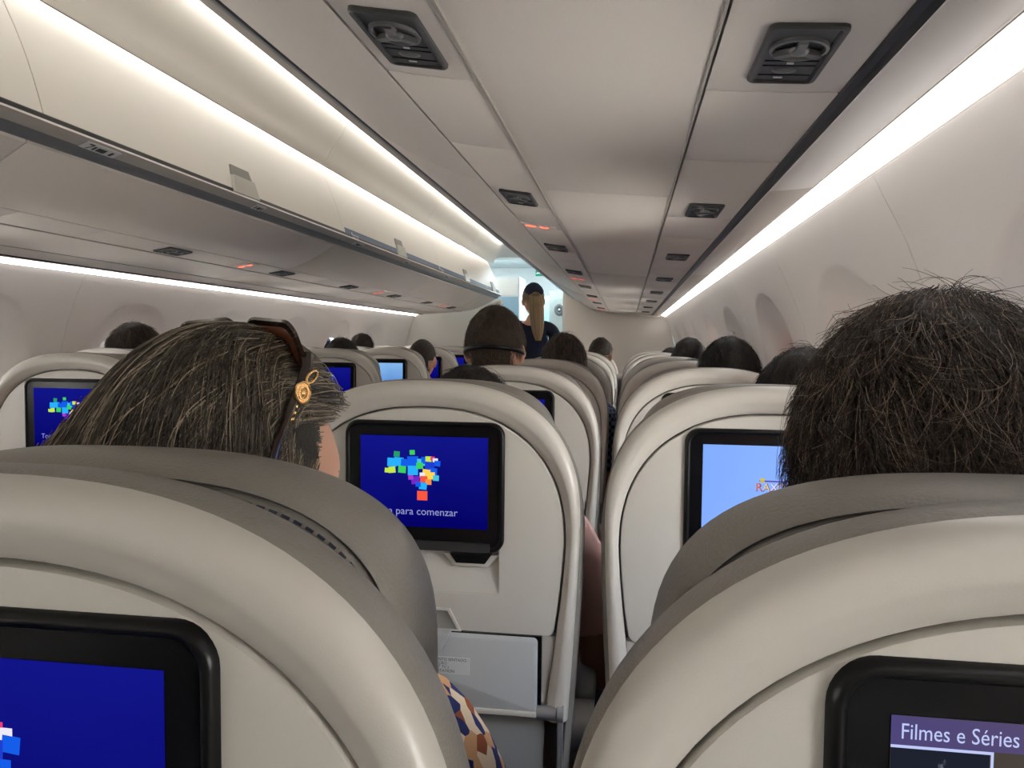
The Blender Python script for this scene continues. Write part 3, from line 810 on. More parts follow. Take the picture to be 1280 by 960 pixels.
    def bulge(l, y):
        wt = max(0.0, min(1.0, (y - 0.008)/0.02))
        out_ = []
        for x, z in l:
            q_ = max(0.0, min(1.0, (1.03 - z)/0.13)); q_ = q_*q_*(3 - 2*q_)
            out_.append((x + math.copysign(0.007*q_*wt, x) if abs(x) > 0.12 else x, z))
        return out_
    bc.quad_strip([at_y(bulge(lo_(d), y), y) for d, y in pr], True, False, True)
    bc.build('back_cushion', M['leather'], r, angle=70)
    # headrest lobe with stitched seam
    ht = half_outline(0.192, 1.158, 1.030, 2.9, 1.025, 0.0, 2, 22)
    low = [(0.192*math.cos(t)**0.6 if math.cos(t) > 0 else 0, 1.025 - 0.075*math.sin(t)**0.8) for t in [math.pi/2*(1 - k/10) for k in range(10)]]
    hl = low + ht
    hloop = hl + [(-x, z) for x, z in reversed(hl[1:-1])]
    def hin(d): return [(x*(1 - d/0.192), 1.05 + (z - 1.05)*(1 - d/0.114)) for x, z in hloop]
    hr = MB()
    pr = [(0.075, 0.060), (0.040, 0.064), (0.026, 0.0690), (0.0200, 0.0725), (0.0120, 0.0735), (0.0108, 0.0750), (0.0100, 0.0770), (0.0092, 0.0735), (0.0080, 0.0715), (0.0050, 0.0740), (0.0020, 0.0800), (-0.0003, 0.090), (-0.0012, 0.104), (-0.0006, 0.122), (0.004, 0.140), (0.014, 0.156), (0.034, 0.166), (0.07, 0.170)]
    hr.quad_strip([at_y(hin(d), y) for d, y in pr], True, True, True)
    ho = hr.build('headrest', M['leather'], r, angle=80)
    # stitches either side of the seam
    st = MB()
    src = hin(0.0142); nl = len(src)
    acc = 0
    P = [Vector((x, 0.0728, z)) for x, z in src]
    step = 0.0075; dist = 0
    for i in range(nl):
        a_, b_ = P[i], P[(i+1) % nl]
        L = (b_ - a_).length
        while dist < L and L > 1e-6:
            p = a_ + (b_ - a_)*(dist/L); d = (b_ - a_).normalized()
            ang = math.atan2(d.z, d.x)
            if p.z > 0.99:
                st.box(p, (0.0046, 0.0016, 0.0014), Matrix.Rotation(-ang, 3, 'Y'))
            dist += step
        dist -= L
    so = st.build('stitching', M['stitch'], ho, smooth=False); so['kind'] = 'stuff'
    lb = MB(); lb.box((0, 0.105, 0.715), (0.38, 0.10, 0.46)); lb.build('lumbar_cushion', M['leather'], r, bevel=0.025, angle=60)
    # seat pan cushion, armrests, legs
    sc_ = MB(); sc_.box((0, 0.36, 0.42), (0.43, 0.46, 0.12)); sc_.build('seat_cushion', M['leather'], r, bevel=0.03, angle=60)
    for sx in (-1, 1):
        am = MB(); am.box((sx*0.240, 0.30, 0.635), (0.034, 0.40, 0.045)); am.build('armrest', M['grey_plastic'], r, bevel=0.012, angle=50)
        hb = MB(); hb.tube([(sx*0.223, 0.080, 0.61), (sx*0.257, 0.080, 0.61)], 0.04, 18); hb.build('armrest_hub', M['steel'], r, angle=40)
    pn = MB(); pn.box((0, 0.36, 0.335), (0.42, 0.44, 0.05)); pn.build('seat_pan', M['grey_plastic'], r, smooth=False)
    for sx in (-1, 1):
        lg_ = MB(); lg_.box((sx*0.15, 0.36, 0.145), (0.03, 0.36, 0.35)); lg_.build('leg', M['steel'], r, smooth=False)
    return r

M['pocket'] = mat('latch_pocket_plastic', (0.22, 0.215, 0.20, 1), 0.5)  # darker tone paints the shade inside the shallow latch recess
M['grey_black'] = mat('chin_plastic', (0.022, 0.023, 0.025, 1), 0.38)
proto = make_seat()
PITCH = 0.79
XS = {'B': 0.53, 'C': 1.038, 'A': -0.46, 'W': -0.96}
WHERE = {'B': 'inner seat of the right-hand pair', 'C': 'window seat of the right-hand pair', 'A': 'aisle seat across the aisle', 'W': 'far window seat across the aisle'}
ROWW = {1: 'nearest row', 2: 'second row ahead', 3: 'third row ahead', 4: 'fourth row ahead', 5: 'fifth row ahead', 6: 'sixth row ahead', 7: 'seventh row ahead', 8: 'eighth row ahead', 9: 'front row'}
SEATS = {}
first = True
def set_display(seat, m):
    for ch in seat.children:
        if ch.name.split('.')[0] == 'display':
            ch.material_slots[0].link = 'OBJECT'; ch.material_slots[0].material = m
            return ch
for col, rows in (('B', range(1, 9)), ('C', range(1, 9)), ('A', range(2, 10)), ('W', range(4, 10))):
    for n_ in rows:
        s_ = proto if first else copy_tree(proto)
        first = False
        SEATS[(col, n_)] = s_
        y = 0.33 + PITCH*(n_ - 1)
        if col in 'AW': y -= 0.277
        if (col, n_) == ('C', 1): y = 0.330
        if (col, n_) == ('B', 1): y = 0.312
        s_.location = (XS[col], y, -0.008 if (col, n_) == ('C', 1) else (-0.005 if (col, n_) == ('B', 1) else (0.024 if col in 'AW' else 0)))
        if col in 'CW':
            for ch in list(s_.children):
                if ch.name.split('.')[0] in ('armrest', 'armrest_hub'):
                    xs = [v.co.x for v in ch.data.vertices]
                    if (sum(xs) < 0) == (col == 'C'): bpy.data.objects.remove(ch)
        extra = {('B', 1): 'screen dark blue, cut by the frame', ('C', 1): 'screen with a film menu', ('B', 2): 'screen with a map of coloured squares', ('C', 2): 'sky blue screen'}.get((col, n_))
        tag(s_, (f'{WHERE[col]}, {ROWW[n_]}' + (f', {extra}' if extra else ', white shell')), 'seat', 'airline seats')
# screen pictures
def brick_logo(parent):
    """cluster of coloured squares in the outline of a country"""
    cols = {'c': (40,170,245), 'b': (20,90,225), 'd': (30,60,200), 'g': (60,200,90), 'G': (40,150,100), 'y': (190,225,70), 'Y': (250,205,80), 'o': (245,140,60), 'r': (240,85,60), 'R': (225,60,120), 'p': (110,40,190), 'P': (160,60,200), 'w': (230,225,240), 'k': (70,190,210)}
    keys = list(cols)
    ms = []
    for k in keys:
        nm = 'logo_' + str(cols[k])
        ms.append(bpy.data.materials.get(nm) or emis(nm, srgb(*cols[k]), 0.95))
    sq = [(-27,20,11,'c'),(-17,21,11,'c'),(-20,32,7,'G'),(3,35,6,'g'),(4,22,13,'b'),(-8,20,9,'b'),(-27,9,8,'y'),(-34,8,6,'y'),(-12,10,9,'g'),(4,9,12,'c'),(16,21,9,'k'),(22,24,9,'b'),(14,16,8,'g'),(27,26,7,'y'),(33,27,5,'R'),(37,24,6,'w'),(40,20,7,'b'),(29,16,11,'d'),(34,8,9,'b'),(24,6,9,'Y'),(31,2,9,'Y'),(18,3,6,'w'),(38,-1,7,'k'),(8,-5,10,'p'),(1,-1,6,'P'),(20,-3,8,'r'),(27,-7,7,'o'),(19,-13,9,'c'),(12,-11,6,'b'),(18,-27,12,'r')]
    mb = MB()
    for i, (x, z, w, k) in enumerate(sq):
        mb.cur = keys.index(k)
        a = math.radians(rng.uniform(-6, 6))
        mb.box((-0.0205 + x*0.00105, -0.0040 - 0.00001*i, 1.016 + z*0.00105), (w*0.00132, 0.0002, w*0.00118), Matrix.Rotation(a, 3, 'Y'))
    o = add('logo_print', mb.v, mb.f, None, parent, False, ms, mb.m)
    return o
M['txt'] = emis('screen_text', srgb(170, 175, 240), 0.62)
M['txt_dim'] = emis('screen_text_white', srgb(190, 200, 245), 0.9)
lg0 = None; tx0 = None
for key in (('B', 1), ('B', 2), ('A', 3), ('B', 3), ('A', 4), ('A', 5), ('A', 7), ('A', 8), ('B', 4), ('C', 3)):
    d = set_display(SEATS[key], M['scr_blue'])
    if lg0 is None:
        lg0 = brick_logo(d)
        tx0 = text('screen_lettering', 'Toca para comenzar', 0.0160, M['txt'], (-0.0135, -0.0041, 0.963), (math.pi/2, 0, 0), d, 0.0)
    else:
        copy_tree(lg0, d); copy_tree(tx0, d)
d = set_display(SEATS[('C', 2)], M['scr_sky'])
for k, (ch, cc) in enumerate((('R', (225, 120, 60)), ('A', (240, 205, 120)), ('X', (235, 225, 240)), ('O', (235, 200, 130)), ('S', (225, 120, 160)))):
    mm = emis('title_' + ch, srgb(*cc), 0.9); m2 = bpy.data.materials.get('title_back') or emis('title_back', srgb(110, 40, 120), 0.8)
    text('title_lettering', ch, 0.017, m2, (-0.021 + 0.0105*k + 0.0008, -0.0040, 1.0178), (math.pi/2, 0, 0), d, 0.0)
    text('title_lettering', ch, 0.0145, mm, (-0.021 + 0.0105*k, -0.0042, 1.0185), (math.pi/2, 0, 0), d, 0.0)
MB().box((0.005, -0.0041, 1.0275), (0.05, 0.0002, 0.0018)).build('title_bar', emis('title_violet', srgb(95, 50, 150), 0.9), d, smooth=False)
MB().box((0.004, -0.0041, 1.003), (0.024, 0.0002, 0.012)).build('title_plate', emis('title_cyan', srgb(60, 175, 235), 0.9), d, smooth=False)
MB().box((-0.016, -0.0041, 1.0285), (0.006, 0.0002, 0.006)).build('title_dot', emis('title_yellow', srgb(215, 190, 60), 0.9), d, smooth=False)
d = set_display(SEATS[('C', 1)], M['scr_menu'])
MB().box((0, -0.0039, 1.0713), (0.197, 0.0002, 0.0122)).build('menu_header', gradient_screen('menu_header', srgb(72, 66, 125), srgb(100, 84, 84), 0, 0.9), d, smooth=False)
mt = text('menu_lettering', 'Filmes e Séries', 0.0094, M['txt_dim'], (-0.0950, -0.0042, 1.0708), (math.pi/2, 0, 0), d, 0.0, 'LEFT')
mt.scale = (0.80, 1, 1)
# film still: cold light between dark shapes
fs = bpy.data.materials.new('film_still'); fs.use_nodes = True
t = fs.node_tree; t.nodes.clear()
e = t.nodes.new('ShaderNodeEmission'); o_ = t.nodes.new('ShaderNodeOutputMaterial'); t.links.new(e.outputs[0], o_.inputs[0])
tc = t.nodes.new('ShaderNodeTexCoord'); vs = t.nodes.new('ShaderNodeVectorMath'); vs.operation = 'DISTANCE'; vs.inputs[1].default_value = (0.45, 0.5, 0.55)
t.links.new(tc.outputs['Generated'], vs.inputs[0])
nz = t.nodes.new('ShaderNodeTexNoise'); nz.inputs['Scale'].default_value = 7; nz.inputs['Detail'].default_value = 6
t.links.new(tc.outputs['Generated'], nz.inputs['Vector'])
ma = t.nodes.new('ShaderNodeMath'); ma.operation = 'MULTIPLY_ADD'; ma.inputs[1].default_value = 0.9; t.links.new(nz.outputs['Fac'], ma.inputs[0]); t.links.new(vs.outputs['Value'], ma.inputs[2])
cr = t.nodes.new('ShaderNodeValToRGB'); cr.color_ramp.elements[0].color = srgb(215, 225, 255); cr.color_ramp.elements[0].position = 0.5; cr.color_ramp.elements[1].color = srgb(28, 32, 44); cr.color_ramp.elements[1].position = 0.95
t.links.new(ma.outputs[0], cr.inputs[0]); t.links.new(cr.outputs[0], e.inputs[0])
MB().box((-0.0797, -0.0040, 1.030), (0.0375, 0.0002, 0.070)).build('menu_picture', fs, d, smooth=False)
fm = MB(); fm.box((-0.0790, -0.0042, 1.0647), (0.0390, 0.0002, 0.0011)); fm.box((-0.0600, -0.0042, 1.030), (0.0010, 0.0002, 0.070))
fm.build('picture_frame', M['txt_dim'], d, smooth=False)
set_display(SEATS[('A', 6)], M['scr_dark'])
hl_ = MB(); d = set_display(SEATS[('A', 6)], M['scr_dark'])
pts = [(-0.095, 0.958), (-0.06, 0.975), (-0.03, 0.968), (0.0, 0.984), (0.03, 0.981), (0.06, 0.99), (0.095, 0.984)]
hl_.quad_strip([[(x, -0.0039, 0.946) for x, z in pts], [(x, -0.0039, z) for x, z in pts]], closed=False).build('landscape_print', emis('screen_hills', srgb(30, 50, 70), 0.8), d, smooth=False)
for c_ in 'CBW':
    for n_ in range(4, 9):
        if (c_, n_) in SEATS and (c_, n_) not in (('B', 4),):
            pass

# ------------------------------------------------------------------ people
def skin_mesh(nodes, edges, root=0, sub=2):
    """nodes: list of (pos, (rx, ry)); returns evaluated mesh grown by a Skin modifier"""
    me = bpy.data.meshes.new('tmp_skin')
    me.from_pydata([n[0] for n in nodes], edges, [])
    ob = bpy.data.objects.new('tmp_skin', me); COL.objects.link(ob)
    md = ob.modifiers.new('s', 'SKIN'); md.use_smooth_shade = True
    sv = me.skin_vertices[0].data
    for i, n in enumerate(nodes):
        r_ = n[1] if isinstance(n[1], tuple) else (n[1], n[1])
        sv[i].radius = r_; sv[i].use_root = (i == root)
    ss = ob.modifiers.new('u', 'SUBSURF'); ss.levels = sub; ss.render_levels = sub
    dg = bpy.context.evaluated_depsgraph_get()
    m2 = bpy.data.meshes.new_from_object(ob.evaluated_get(dg))
    bpy.data.objects.remove(ob); bpy.data.meshes.remove(me)
    return m2
def mesh_arrays(me):
    n = len(me.vertices); co = np.empty(n*3); me.vertices.foreach_get('co', co)
    return co.reshape(-1, 3), [tuple(p.vertices) for p in me.polygons]

def islands(me):
    ne = len(me.edges); ed = np.empty(ne*2, dtype=np.int64); me.edges.foreach_get('vertices', ed); ed = ed.reshape(-1, 2)
    lab = np.arange(len(me.vertices))
    while True:
        mn = np.minimum(lab[ed[:, 0]], lab[ed[:, 1]])
        new = lab.copy(); np.minimum.at(new, ed[:, 0], mn); np.minimum.at(new, ed[:, 1], mn)
        new = new[new]
        if (new == lab).all(): return len(np.unique(lab))
        lab = new

def head_radius(d):
    """surface point of the bare head for unit direction d (x right, y ahead, z up), head about 0.232 m tall"""
    ux, uy, uz = d
    x = 0.0745*ux; y = 0.097*uy; z = 0.117*uz
    if uz < 0:
        t = -uz
        x *= 1 - 0.30*t**1.4
        if uy < 0: y *= 1 - 0.42*t
        else: y *= 1 - 0.06*t
    if uz > 0:
        kq = 1 + 0.34*uz*uz*(1 - uz)
        x *= kq; y *= kq
    # flatten the sides a little, fuller back of the skull
    if uy < 0 and uz > -0.3: y *= 1.04
    if uy > 0:
        y += 0.021*math.exp(-((x/0.011)**2) - ((z + 0.022)/0.017)**2) + 0.008*math.exp(-((x/0.012)**2) - ((z - 0.002)/0.02)**2)
        y -= 0.010*(math.exp(-(((x - 0.031)/0.016)**2) - ((z - 0.004)/0.012)**2) + math.exp(-(((x + 0.031)/0.016)**2) - ((z - 0.004)/0.012)**2))
        y += 0.006*math.exp(-((x/0.022)**2) - ((z + 0.062)/0.007)**2) + 0.004*math.exp(-((x/0.02)**2) - ((z + 0.074)/0.006)**2)
        y += 0.008*math.exp(-((x/0.02)**2) - ((z + 0.102)/0.014)**2)
        y += 0.004*math.exp(-((x/0.05)**2) - ((z - 0.024)/0.009)**2)
    return Vector((x, y, z))
def head_parts():
    mb = MB()
    nu, nv = 44, 34
    rings = []
    for i in range(nv + 1):
        ph = -math.pi/2 + math.pi*i/nv
        ph = max(-math.pi/2 + 0.01, min(math.pi/2 - 0.01, ph))
        rings.append([head_radius((math.cos(ph)*math.cos(2*math.pi*j/nu), math.cos(ph)*math.sin(2*math.pi*j/nu), math.sin(ph))) for j in range(nu)])
    mb.quad_strip(rings, True, True, True)
    for sx in (-1, 1):
        rot = Matrix.Rotation(sx*0.35, 3, 'Z') @ Matrix.Rotation(-0.2, 3, 'X')
        mb.ellipsoid((sx*0.0775, -0.008, -0.012), (0.0085, 0.019, 0.031), 14, 10, rot)
        mb.ellipsoid((sx*0.0835, -0.016, -0.006), (0.006, 0.013, 0.024), 12, 8, rot)
    return mb

def hand_nodes(w, fwd, side, out):
    """five finger chains from the wrist w; fwd = along the hand, side = towards the thumb, out = back of the hand"""
    ch = []
    lens = [0.078, 0.085, 0.080, 0.064]
    for k, L in enumerate(lens):
        b = w + fwd*0.075 + side*(0.030 - 0.020*k)
        p1 = b + fwd*L*0.5 - out*0.004
        p2 = b + fwd*L*0.80 - out*0.020
        p3 = b + fwd*L*0.98 - out*0.038
        ch.append([(w + fwd*0.035 + side*(0.016 - 0.011*k), 0.011), (b, 0.0098), (p1, 0.0088), (p2, 0.0080), (p3, 0.0066)])
    b = w + fwd*0.022 + side*0.026
    ch.append([(w + fwd*0.012 + side*0.010, 0.012), (b + side*0.010, 0.0115), (b + side*0.022 + fwd*0.032 - out*0.008, 0.0098), (b + side*0.026 + fwd*0.058 - out*0.016, 0.0080)])
    return ch

def clothes(nodes, edges, keep, grow, name, m, parent, sub=2):
    idx = {k: i for i, k in enumerate(keep)}
    nn = []
    for k in keep:
        p, r_ = nodes[k]
        r_ = r_ if isinstance(r_, tuple) else (r_, r_)
        nn.append((p, (r_[0] + grow, r_[1] + grow)))
    ee = [(idx[a], idx[b]) for a, b in edges if a in idx and b in idx]
    me = skin_mesh(nn, ee, 0, sub)
    me.materials.clear(); me.materials.append(m)
    me.name = name
    o = bpy.data.objects.new(name, me); COL.objects.link(o); o.parent = parent
    return o

def hair_mat(name, col, rough=0.42, var=0.6, streak=None):
    m = bpy.data.materials.new(name); m.use_nodes = True
    t = m.node_tree; p = t.nodes['Principled BSDF']
    p.inputs['Roughness'].default_value = rough; p.inputs['Specular IOR Level'].default_value = 0.35
    hi = t.nodes.new('ShaderNodeHairInfo')
    cr = t.nodes.new('ShaderNodeValToRGB')
    e = cr.color_ramp.elements
    d = tuple(c*(1 - var) for c in col[:3]) + (1,)
    e[0].position = 0.0; e[0].color = d
    e[1].position = 0.8; e[1].color = col
    if streak:
        x = e.new(0.86); x.color = streak
        x = e.new(1.0); x.color = streak
    t.links.new(hi.outputs['Random'], cr.inputs[0])
    t.links.new(cr.outputs[0], p.inputs['Base Color'])
    return m

def scalp_ok(d, style):
    ux, uy, uz = d
    if style == 'long': lim = 0.50 if uy > 0.42 else (-0.30 + 1.7*max(0, uy) if uy > 0 else -0.62)
    else: lim = 0.50 if uy > 0.55 else (0.12 + 0.5*max(0, uy) if uy > 0 else (-0.10 if abs(ux) > 0.75 else -0.52))
    return uz > lim

def make_hair(person, hm, m, cap_m, style, length, count, seed, segs=7, radius=0.00028, puff=0.010):
    """cap hugging the scalp (mesh) and strands (curves); hm = head matrix in the person's frame"""
    rg = np.random.default_rng(seed)
    # cap
    nu, nv = 40, 30
    mb = MB(); V = {}; faces = []; verts = []
    for i in range(nv + 1):
        ph = -math.pi/2 + math.pi*i/nv
        for j in range(nu):
            th = 2*math.pi*j/nu
            d = (math.cos(ph)*math.cos(th), math.cos(ph)*math.sin(th), math.sin(ph))
            p = head_radius(d)
            nz = noise.noise(Vector(d)*4 + Vector((seed, 0, 0)))
            lift = puff*(0.55 + 0.45*nz) if scalp_ok((d[0], d[1], d[2] - 0.10), style) else puff*0.25
            q = p + p.normalized()*(lift + 0.001)
            V[(i, j)] = (len(verts), d); verts.append(hm @ q)
    for i in range(nv):
        for j in range(nu):
            k = (j + 1) % nu
            q = [V[(i, j)], V[(i, k)], V[(i+1, k)], V[(i+1, j)]]
            if all(scalp_ok(x[1], style) for x in q): faces.append(tuple(x[0] for x in q))
    cap = add('hair', verts, faces, cap_m, person)
    fix(cap)
    wdown = hm.to_3x3().inverted() @ Vector((0, 0, -1))
    # strands
    pts = np.zeros((count, segs, 3)); n = 0
    while n < count:
        d = rg.normal(size=3); d /= np.linalg.norm(d)
        if not scalp_ok(d, style): continue
        p = head_radius(d); nr = Vector((d[0]/0.0745, d[1]/0.097, d[2]/0.117)).normalized()
        L = length*(0.65 + 0.5*rg.random())
        if style == 'long':
            hmi = None
            pole = Vector((0.030, 0.075, 0.095))
            lay = (0.006 + 0.016*rg.random())/0.085
            q = p.copy(); step = L/(segs - 1)
            tq = Vector(rg.normal(size=3))*0.07
            fl = p - pole; fl = fl - nr*fl.dot(nr)
            dr = fl.normalized() if fl.length > 1e-4 else Vector((0, -1, 0))
            right = p.y > 0.035
            if right: dr = Vector((0.15 if p.x > 0 else -0.15, -1, 0)); dr = (dr - nr*dr.dot(nr)).normalized()
            spread = rg.random(); rgl = rg.random()
            for k in range(segs):
                f = k/(segs - 1)
                s_ = 1.0 + lay
                if q.x > 0.03 and q.y > -0.01: s_ = min(s_, 1.07 + 0.06*rgl)
                elif q.x < 0.02: s_ += 0.62*spread*min(1.0, max(0.0, 0.085 - q.z)/0.13)*min(1.0, (0.02 - q.x)/0.06)
                zc2 = max(q.z, -0.035)
                e = Vector((q.x/0.0745, q.y/0.101, zc2/0.117))
                ln = e.length
                if ln > 1e-4 and (q.z > -0.035 or ln < s_):
                    g = s_/ln
                    if k > 0: g = max(0.90, min(1.06, g))
                    q = Vector((q.x*g, q.y*g, q.z*g if q.z > -0.035 else q.z))
                pts[n, k] = hm @ q
                nn_ = Vector((q.x/0.0745**2, q.y/0.101**2, zc2/0.117**2)).normalized()
                dn = wdown - nn_*wdown.dot(nn_)
                back_ = Vector((0, -1, 0)); back_ = back_ - nn_*back_.dot(nn_)
                hold = right and q.y > 0.030
                pull = (0.06 if hold else (0.55 if k > 0 else 0.2))
                dr = dr*(1 - pull) + dn*pull*1.3 + (back_*0.6 if hold else Vector((0, 0, 0))) + tq*0.3
                if q.z < -0.03: dr = dr*0.6 + wdown*0.4 + tq*0.3
                else: dr = dr - nn_*dr.dot(nn_)
                dr = dr.normalized()
                q = q + dr*step
                q = q + dr*step
        else:
            whorl = Vector((0.010, -0.010, 0.115))
            fl = p - whorl; fl = fl - nr*fl.dot(nr)
            if fl.length < 0.012: fl = fl + Vector(rg.normal(size=3))*0.02
            fl = fl.normalized()
            cl = noise.noise_vector(Vector(p)*42 + Vector((seed*3.1, 0, 0)))*0.55 + noise.noise_vector(Vector(p)*95)*0.3
            side = nr.cross(fl)
            up_ = (0.34 if style == 'messy' else 0.2)
            if (p - whorl).length < 0.045: up_ *= 0.3
            dr = (nr*up_ + fl*0.9 + side*0.3 + cl + Vector((0, -0.1, -0.25)) + Vector(rg.normal(size=3))*0.12).normalized()
            lift = puff*(0.15 + 0.85*rg.random())
            hull = 1.0 + (puff*(0.95 + 0.5*rg.random()) + 0.003)/0.088
            q = p + nr*lift; step = L/(segs - 1)
            cur = Vector(rg.normal(size=3))*0.10 + noise.noise_vector(Vector(p)*60 + Vector((9, seed, 0)))*0.30
            for k in range(segs):
                pts[n, k] = hm @ q
                nn_ = Vector((q.x/0.0745**2, q.y/0.097**2, q.z/0.117**2)).normalized()
                dr = (dr + cur - nn_*0.22*max(0.0, dr.dot(nn_) + 0.4) + Vector((0, 0, -0.05))).normalized()
                q = q + dr*step
                e = Vector((q.x/0.0745, q.y/0.097, q.z/0.117)).length
                if e < 1.03: q = q*(1.03/e)
                top_ = hull
                if e > top_: q = q*(1 + (top_/e - 1)*0.75)
        n += 1
    cu = bpy.data.hair_curves.new('strands')
    cu.add_curves([segs]*count)
    cu.attributes['position'].data.foreach_set('vector', pts.reshape(-1).astype(np.float32))
    ra = cu.attributes.get('radius') or cu.attributes.new('radius', 'FLOAT', 'POINT')
    taper = np.tile(np.linspace(1.0, 0.35, segs), count)*radius
    ra.data.foreach_set('value', taper.astype(np.float32))
    cu.materials.append(m)
    so = bpy.data.objects.new('strands', cu); COL.objects.link(so); so.parent = cap
    so['kind'] = 'stuff'
    return cap

def arm_chain(N, E, sh_i, pts):
    last = sh_i
    for p, r_ in pts:
        N.append((Vector(p), r_)); E.append((last, len(N) - 1)); last = len(N) - 1
    return last

def make_person(seat_xyz, top, yaw=0.0, tilt=0.0, roll=0.0, lean=0.0, dy=0.0, skin=None, shirt=None, legs=None, hair=None, standing=False, elbow_out=0.0, hair_puff=0.012, body=1.0, reach=None):
    """seated (or standing) figure; top = height of the crown above the floor"""
    r = empty('person', seat_xyz)
    skin = skin or M['skin']
    if not standing:
        k = (top - 0.014 - 0.55)/(1.238 - 0.55)
        def P(x, y, z):
            if z > 0.55: return Vector((x*body + lean*(z - 0.55)/0.6, y + dy*(z - 0.55)/0.6, 0.55 + (z - 0.55)*k))
            return Vector((x, y, z))
        N = [(P(0, .255, .56), (.145, .11)), (P(0, .24, .70), (.135*body, .108)), (P(0, .235, .85), (.145*body, .108)), (P(0, .232, .935), (.125*body, .088)), (P(0, .238, .99), (.060, .058)), (P(0, .252, 1.06), (.052, .054))]
        E = [(0, 1), (1, 2), (2, 3), (3, 4), (4, 5)]
        shirt_k = [0, 1, 2, 3]; leg_k = [0, 1]
        hands = []
        for sx in (-1, 1):
            if reach and sx == reach[0]:
                t_ = Vector(reach[1:])
                a = arm_chain(N, E, 3, [(P(sx*.115, .232, .945), (.066, .062)), (P(sx*.172, .232, .935), .055), (P(sx*.20, .25, .86), .047), (P(sx*.215, .27, .80), .043), (Vector((sx*.215, .30, .76)), .040), (Vector((sx*.20, .40, .83)), .038), (t_ + Vector((0, -.035, -.02)), .028), (t_, .024)])
                shirt_k += [a - 7, a - 6, a - 5, a - 4]
                hands.append((t_, Vector((0, .95, .25)).normalized(), Vector((0, -.2, 1)).normalized(), Vector((sx, 0, 0))))
            else:
             a = arm_chain(N, E, 3, [(P(sx*.115, .232, .945), (.066, .062)), (P(sx*.172, .232, .935), .055), (P(sx*(.205 + elbow_out*.5), .232, .84), .047), (P(sx*(.222 + elbow_out), .225, .715), .043), (P(sx*(.228 + elbow_out*1.3), .225, .635), .040), (P(sx*(.205 + elbow_out), .33, .630), .039), (P(sx*.155, .46, .625), .028), (P(sx*.145, .50, .622), .024)])
             shirt_k += [a - 7, a - 6, a - 5, a - 4]
             w = N[a][0]; f = Vector((-sx*0.25, 0.96, -0.08)).normalized(); out = Vector((0, 0.05, 1)).normalized(); sd = Vector((-sx, -0.25, 0)).normalized()
             hands.append((w, f, sd, out))
            b = arm_chain(N, E, 0, [(Vector((sx*.095, .30, .545)), (.085, .080)), (Vector((sx*.12, .50, .55)), .075), (Vector((sx*.13, .68, .54)), .058), (Vector((sx*.13, .70, .36)), .052), (Vector((sx*.13, .69, .12)), .040), (Vector((sx*.13, .72, .06)), .040), (Vector((sx*.13, .745, .05)), .038)])
            leg_k += list(range(b - 6, b - 1))
        hc = P(0, .262, 1.238 - .117); hc.z = top - 0.014 - 0.117
    else:
        k = top/1.68
        def P(x, y, z): return Vector((x, y, z*k))
        N = [(P(0, 0, .93), (.145, .10)), (P(0, 0, 1.06), (.115, .085)), (P(0, 0, 1.22), (.125, .095)), (P(0, -.005, 1.32), (.11, .08)), (P(0, 0, 1.39), (.05, .05)), (P(0, .01, 1.45), (.046, .048))]
        E = [(0, 1), (1, 2), (2, 3), (3, 4), (4, 5)]
        shirt_k = [0, 1, 2, 3]; leg_k = [0, 1]; hands = []
        for sx in (-1, 1):
            a = arm_chain(N, E, 3, [(P(sx*.10, -.005, 1.335), (.055, .055)), (P(sx*.155, -.005, 1.325), .047), (P(sx*.185, -.01, 1.20), .041), (P(sx*.205, -.01, 1.06), .036), (P(sx*.19, .08, .97), .034), (P(sx*.148, .187, .982), .027), (P(sx*.142, .212, .985), .024)])
            shirt_k += [a - 6, a - 5, a - 4, a - 3, a - 2, a - 1]
            hands.append((N[a][0], Vector((-sx*.3, .95, 0)).normalized(), Vector((-sx, -.3, 0)).normalized(), Vector((0, 0, 1))))
            b = arm_chain(N, E, 0, [(P(sx*.085, 0, .86), (.085, .085)), (P(sx*.09, 0, .68), .075), (P(sx*.085, 0, .48), .052), (P(sx*.085, -.02, .30), .052), (P(sx*.085, -.01, .09), .036), (P(sx*.085, .05, .045), .036), (P(sx*.085, .12, .035), .034)])
            leg_k += list(range(b - 6, b - 1))
        hc = Vector((0, .02, top - 0.015 - 0.117))
    hm = Matrix.Translation(hc) @ Euler((tilt, roll, yaw)).to_matrix().to_4x4()
    # body: limbs, head and ears fused into one surface
    bme = skin_mesh(N, E, 0, 2)
    v1, f1 = mesh_arrays(bme); bpy.data.meshes.remove(bme)
    hp = head_parts()
    v2 = [tuple(hm @ Vector(q)) for q in hp.v]
    off = len(v1)
    vs = [tuple(q) for q in v1] + v2
    fs_ = f1 + [tuple(i + off for i in f) for f in hp.f]
    ob = add('tmp_body', vs, fs_)
    fix(ob)
    md = ob.modifiers.new('r', 'REMESH'); md.mode = 'VOXEL'; md.voxel_size = 0.0075; md.use_smooth_shade = True
    sm_ = ob.modifiers.new('sm', 'SMOOTH'); sm_.factor = 0.5; sm_.iterations = 3
